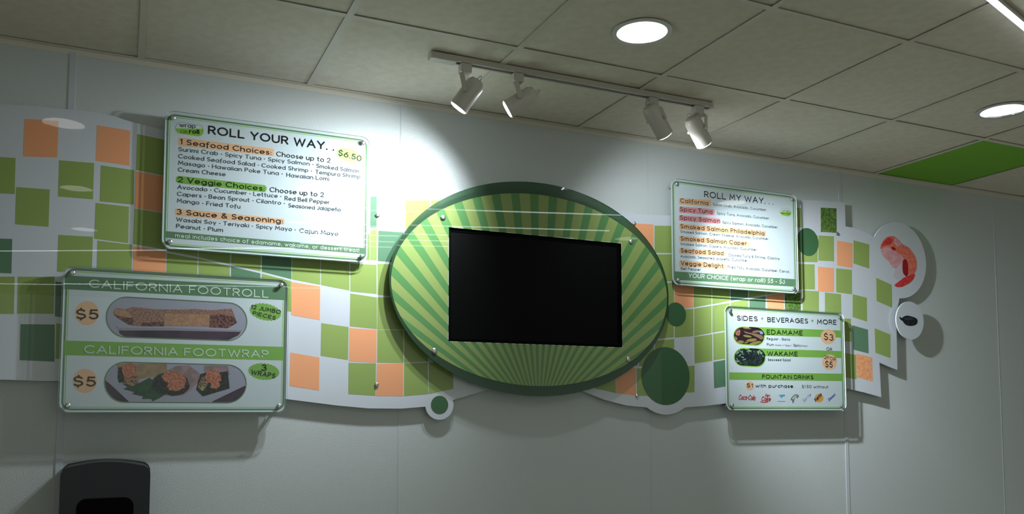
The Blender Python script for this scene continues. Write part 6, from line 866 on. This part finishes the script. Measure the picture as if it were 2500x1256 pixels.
spotlight('leftmost white track spotlight, aimed down to the left', 1.112, (1.118, -.522, 2.612), (-.49, .40, -.775), SPOT_WATTS[0], 118, (-.42, .52, -.66))
spotlight('second white track spotlight from the left, tipped almost level to the left', 1.322, (1.335, -.515, 2.622), (-.745, .465, -.478), SPOT_WATTS[1], 112, (-.60, .56, -.56))
spotlight('third white track spotlight from the left, its dark side to us, aimed down right', 1.925, (1.937, -.515, 2.636), (.70, .245, -.677), SPOT_WATTS[2], 150, (.60, .45, -.66), .142)
spotlight('rightmost white track spotlight at the end of the track, its side brightly lit', 2.150, (2.140, -.512, 2.622), (.695, .225, -.69), SPOT_WATTS[3], 80, (.80, .22, -.56), .132)

# ------------------------------------------------------------------ downlights
LAB = ['round recessed downlight above the oval screen', 'round recessed downlight over the left menu boards']
def downlight(x, y, label):
    c = thing('downlight', label, 'ceiling light', (x, y, ZC), 'round recessed ceiling downlights')
    MB().lathe((x, y, ZC - .004), (0, 0, 1), [(0, .086), (0, .101), (.003, .103), (.0038, .103), (.0038, .086)], 48, caps=False).build('trim_ring', 'can_trim', c, smooth=True)
    MB().lathe((x, y, ZC - .002), (0, 0, 1), [(0, .086), (.03, .080), (.10, .070)], 48, caps=False).build('reflector', 'reflector', c, smooth=True)
    MB().lathe((x, y, ZC + .004), (0, 0, 1), [(0, .084), (.004, .083)], 48).build('lamp_lens', 'can_lens', c)
    return c
downlight(*CANS[0], 'round recessed downlight in the ceiling above the oval screen')
for (x, y), s in zip(CANS[1:], ['round recessed downlight above the left menu boards', 'round recessed downlight in the ceiling beside the green tile', 'round recessed downlight left of the camera', 'round recessed downlight in the second row, middle', 'round recessed downlight behind the camera, middle', 'round recessed downlight in the second row, right', 'round recessed downlight behind the camera, right', 'round recessed downlight behind the camera, left']):
    downlight(x, y, s)
for n, (x0, y0, x1, y1) in enumerate(((1.0, -2.046, 3.0, -1.450), (1.0, -2.55, 3.1, -1.92), (1.1, -2.83, 3.0, -2.26), (1.2, -3.03, 2.95, -2.50), (1.2, -3.25, 2.95, -2.72),  # glowing strips added overhead so their reflections streak the glossy acrylic
                                     (-1.2, -4.62, 1.2, -3.45), (-1.2, -6.5, 1.9, -5.45))):
    st = thing('added_strip', 'thin white strip light added for reflected streaks, ' + ['first', 'second', 'third', 'fourth', 'fifth', 'sixth', 'last'][n] + ' out from the sign wall', 'ceiling light', ((x0 + x1) / 2, (y0 + y1) / 2, ZC), 'thin strips added for reflected streaks')
    a, b = Vector((x0, y0, ZC - .009)), Vector((x1, y1, ZC - .009))
    MB().bar(a, b, .022, .014, (0, 0, 1)).build('housing', 'white_paint', st)
    MB().bar(a - Vector((0, 0, .009)), b - Vector((0, 0, .009)), .018, .004, (0, 0, 1)).build('diffuser', 'added_strip_glow', st)

# ------------------------------------------------------------------ dispenser on the wall
dp = thing('towel_dispenser', 'black plastic paper towel dispenser with a curved top, on the wall under the left boards', 'dispenser', (-.034, 0, .92))
DX0, DX1, DT, DB = -.170, .098, 1.284, .92
def arch(x0, x1, zt, zb, rise, r, n=14):
    pts = [(x0 + r * .4, zb), (x1 - r * .4, zb), (x1, zb + r * .4)]
    for i in range(6):
        a = math.radians(90 * i / 5); pts.append((x1 - r + r * math.cos(a), zt - r + r * math.sin(a)))
    for i in range(1, n):
        t = i / n; pts.append((x1 - r + (x0 - x1 + 2 * r) * t, zt + rise * 4 * t * (1 - t)))
    for i in range(6):
        a = math.radians(90 + 90 * i / 5); pts.append((x0 + r + r * math.cos(a), zt - r + r * math.sin(a)))
    pts.append((x0, zb + r * .4))
    return pts
MB().prism([arch(DX0 - .004, DX1 + .004, DT + .002, DB, .012, .03)], -.05, -.0032).build('wall_plate', 'black_plastic', dp, bevel=.004)
cover = MB().prism([arch(DX0, DX1, DT, DB + .004, .013, .03)], -.215, -.052).build('cover', 'black_plastic', dp, bevel=.016)
MB().prism([rrect((DX0 + DX1) / 2, 1.10, .17, .16, .03)], -.2175, -.2148).build('level_window', 'tv_bezel', cover)
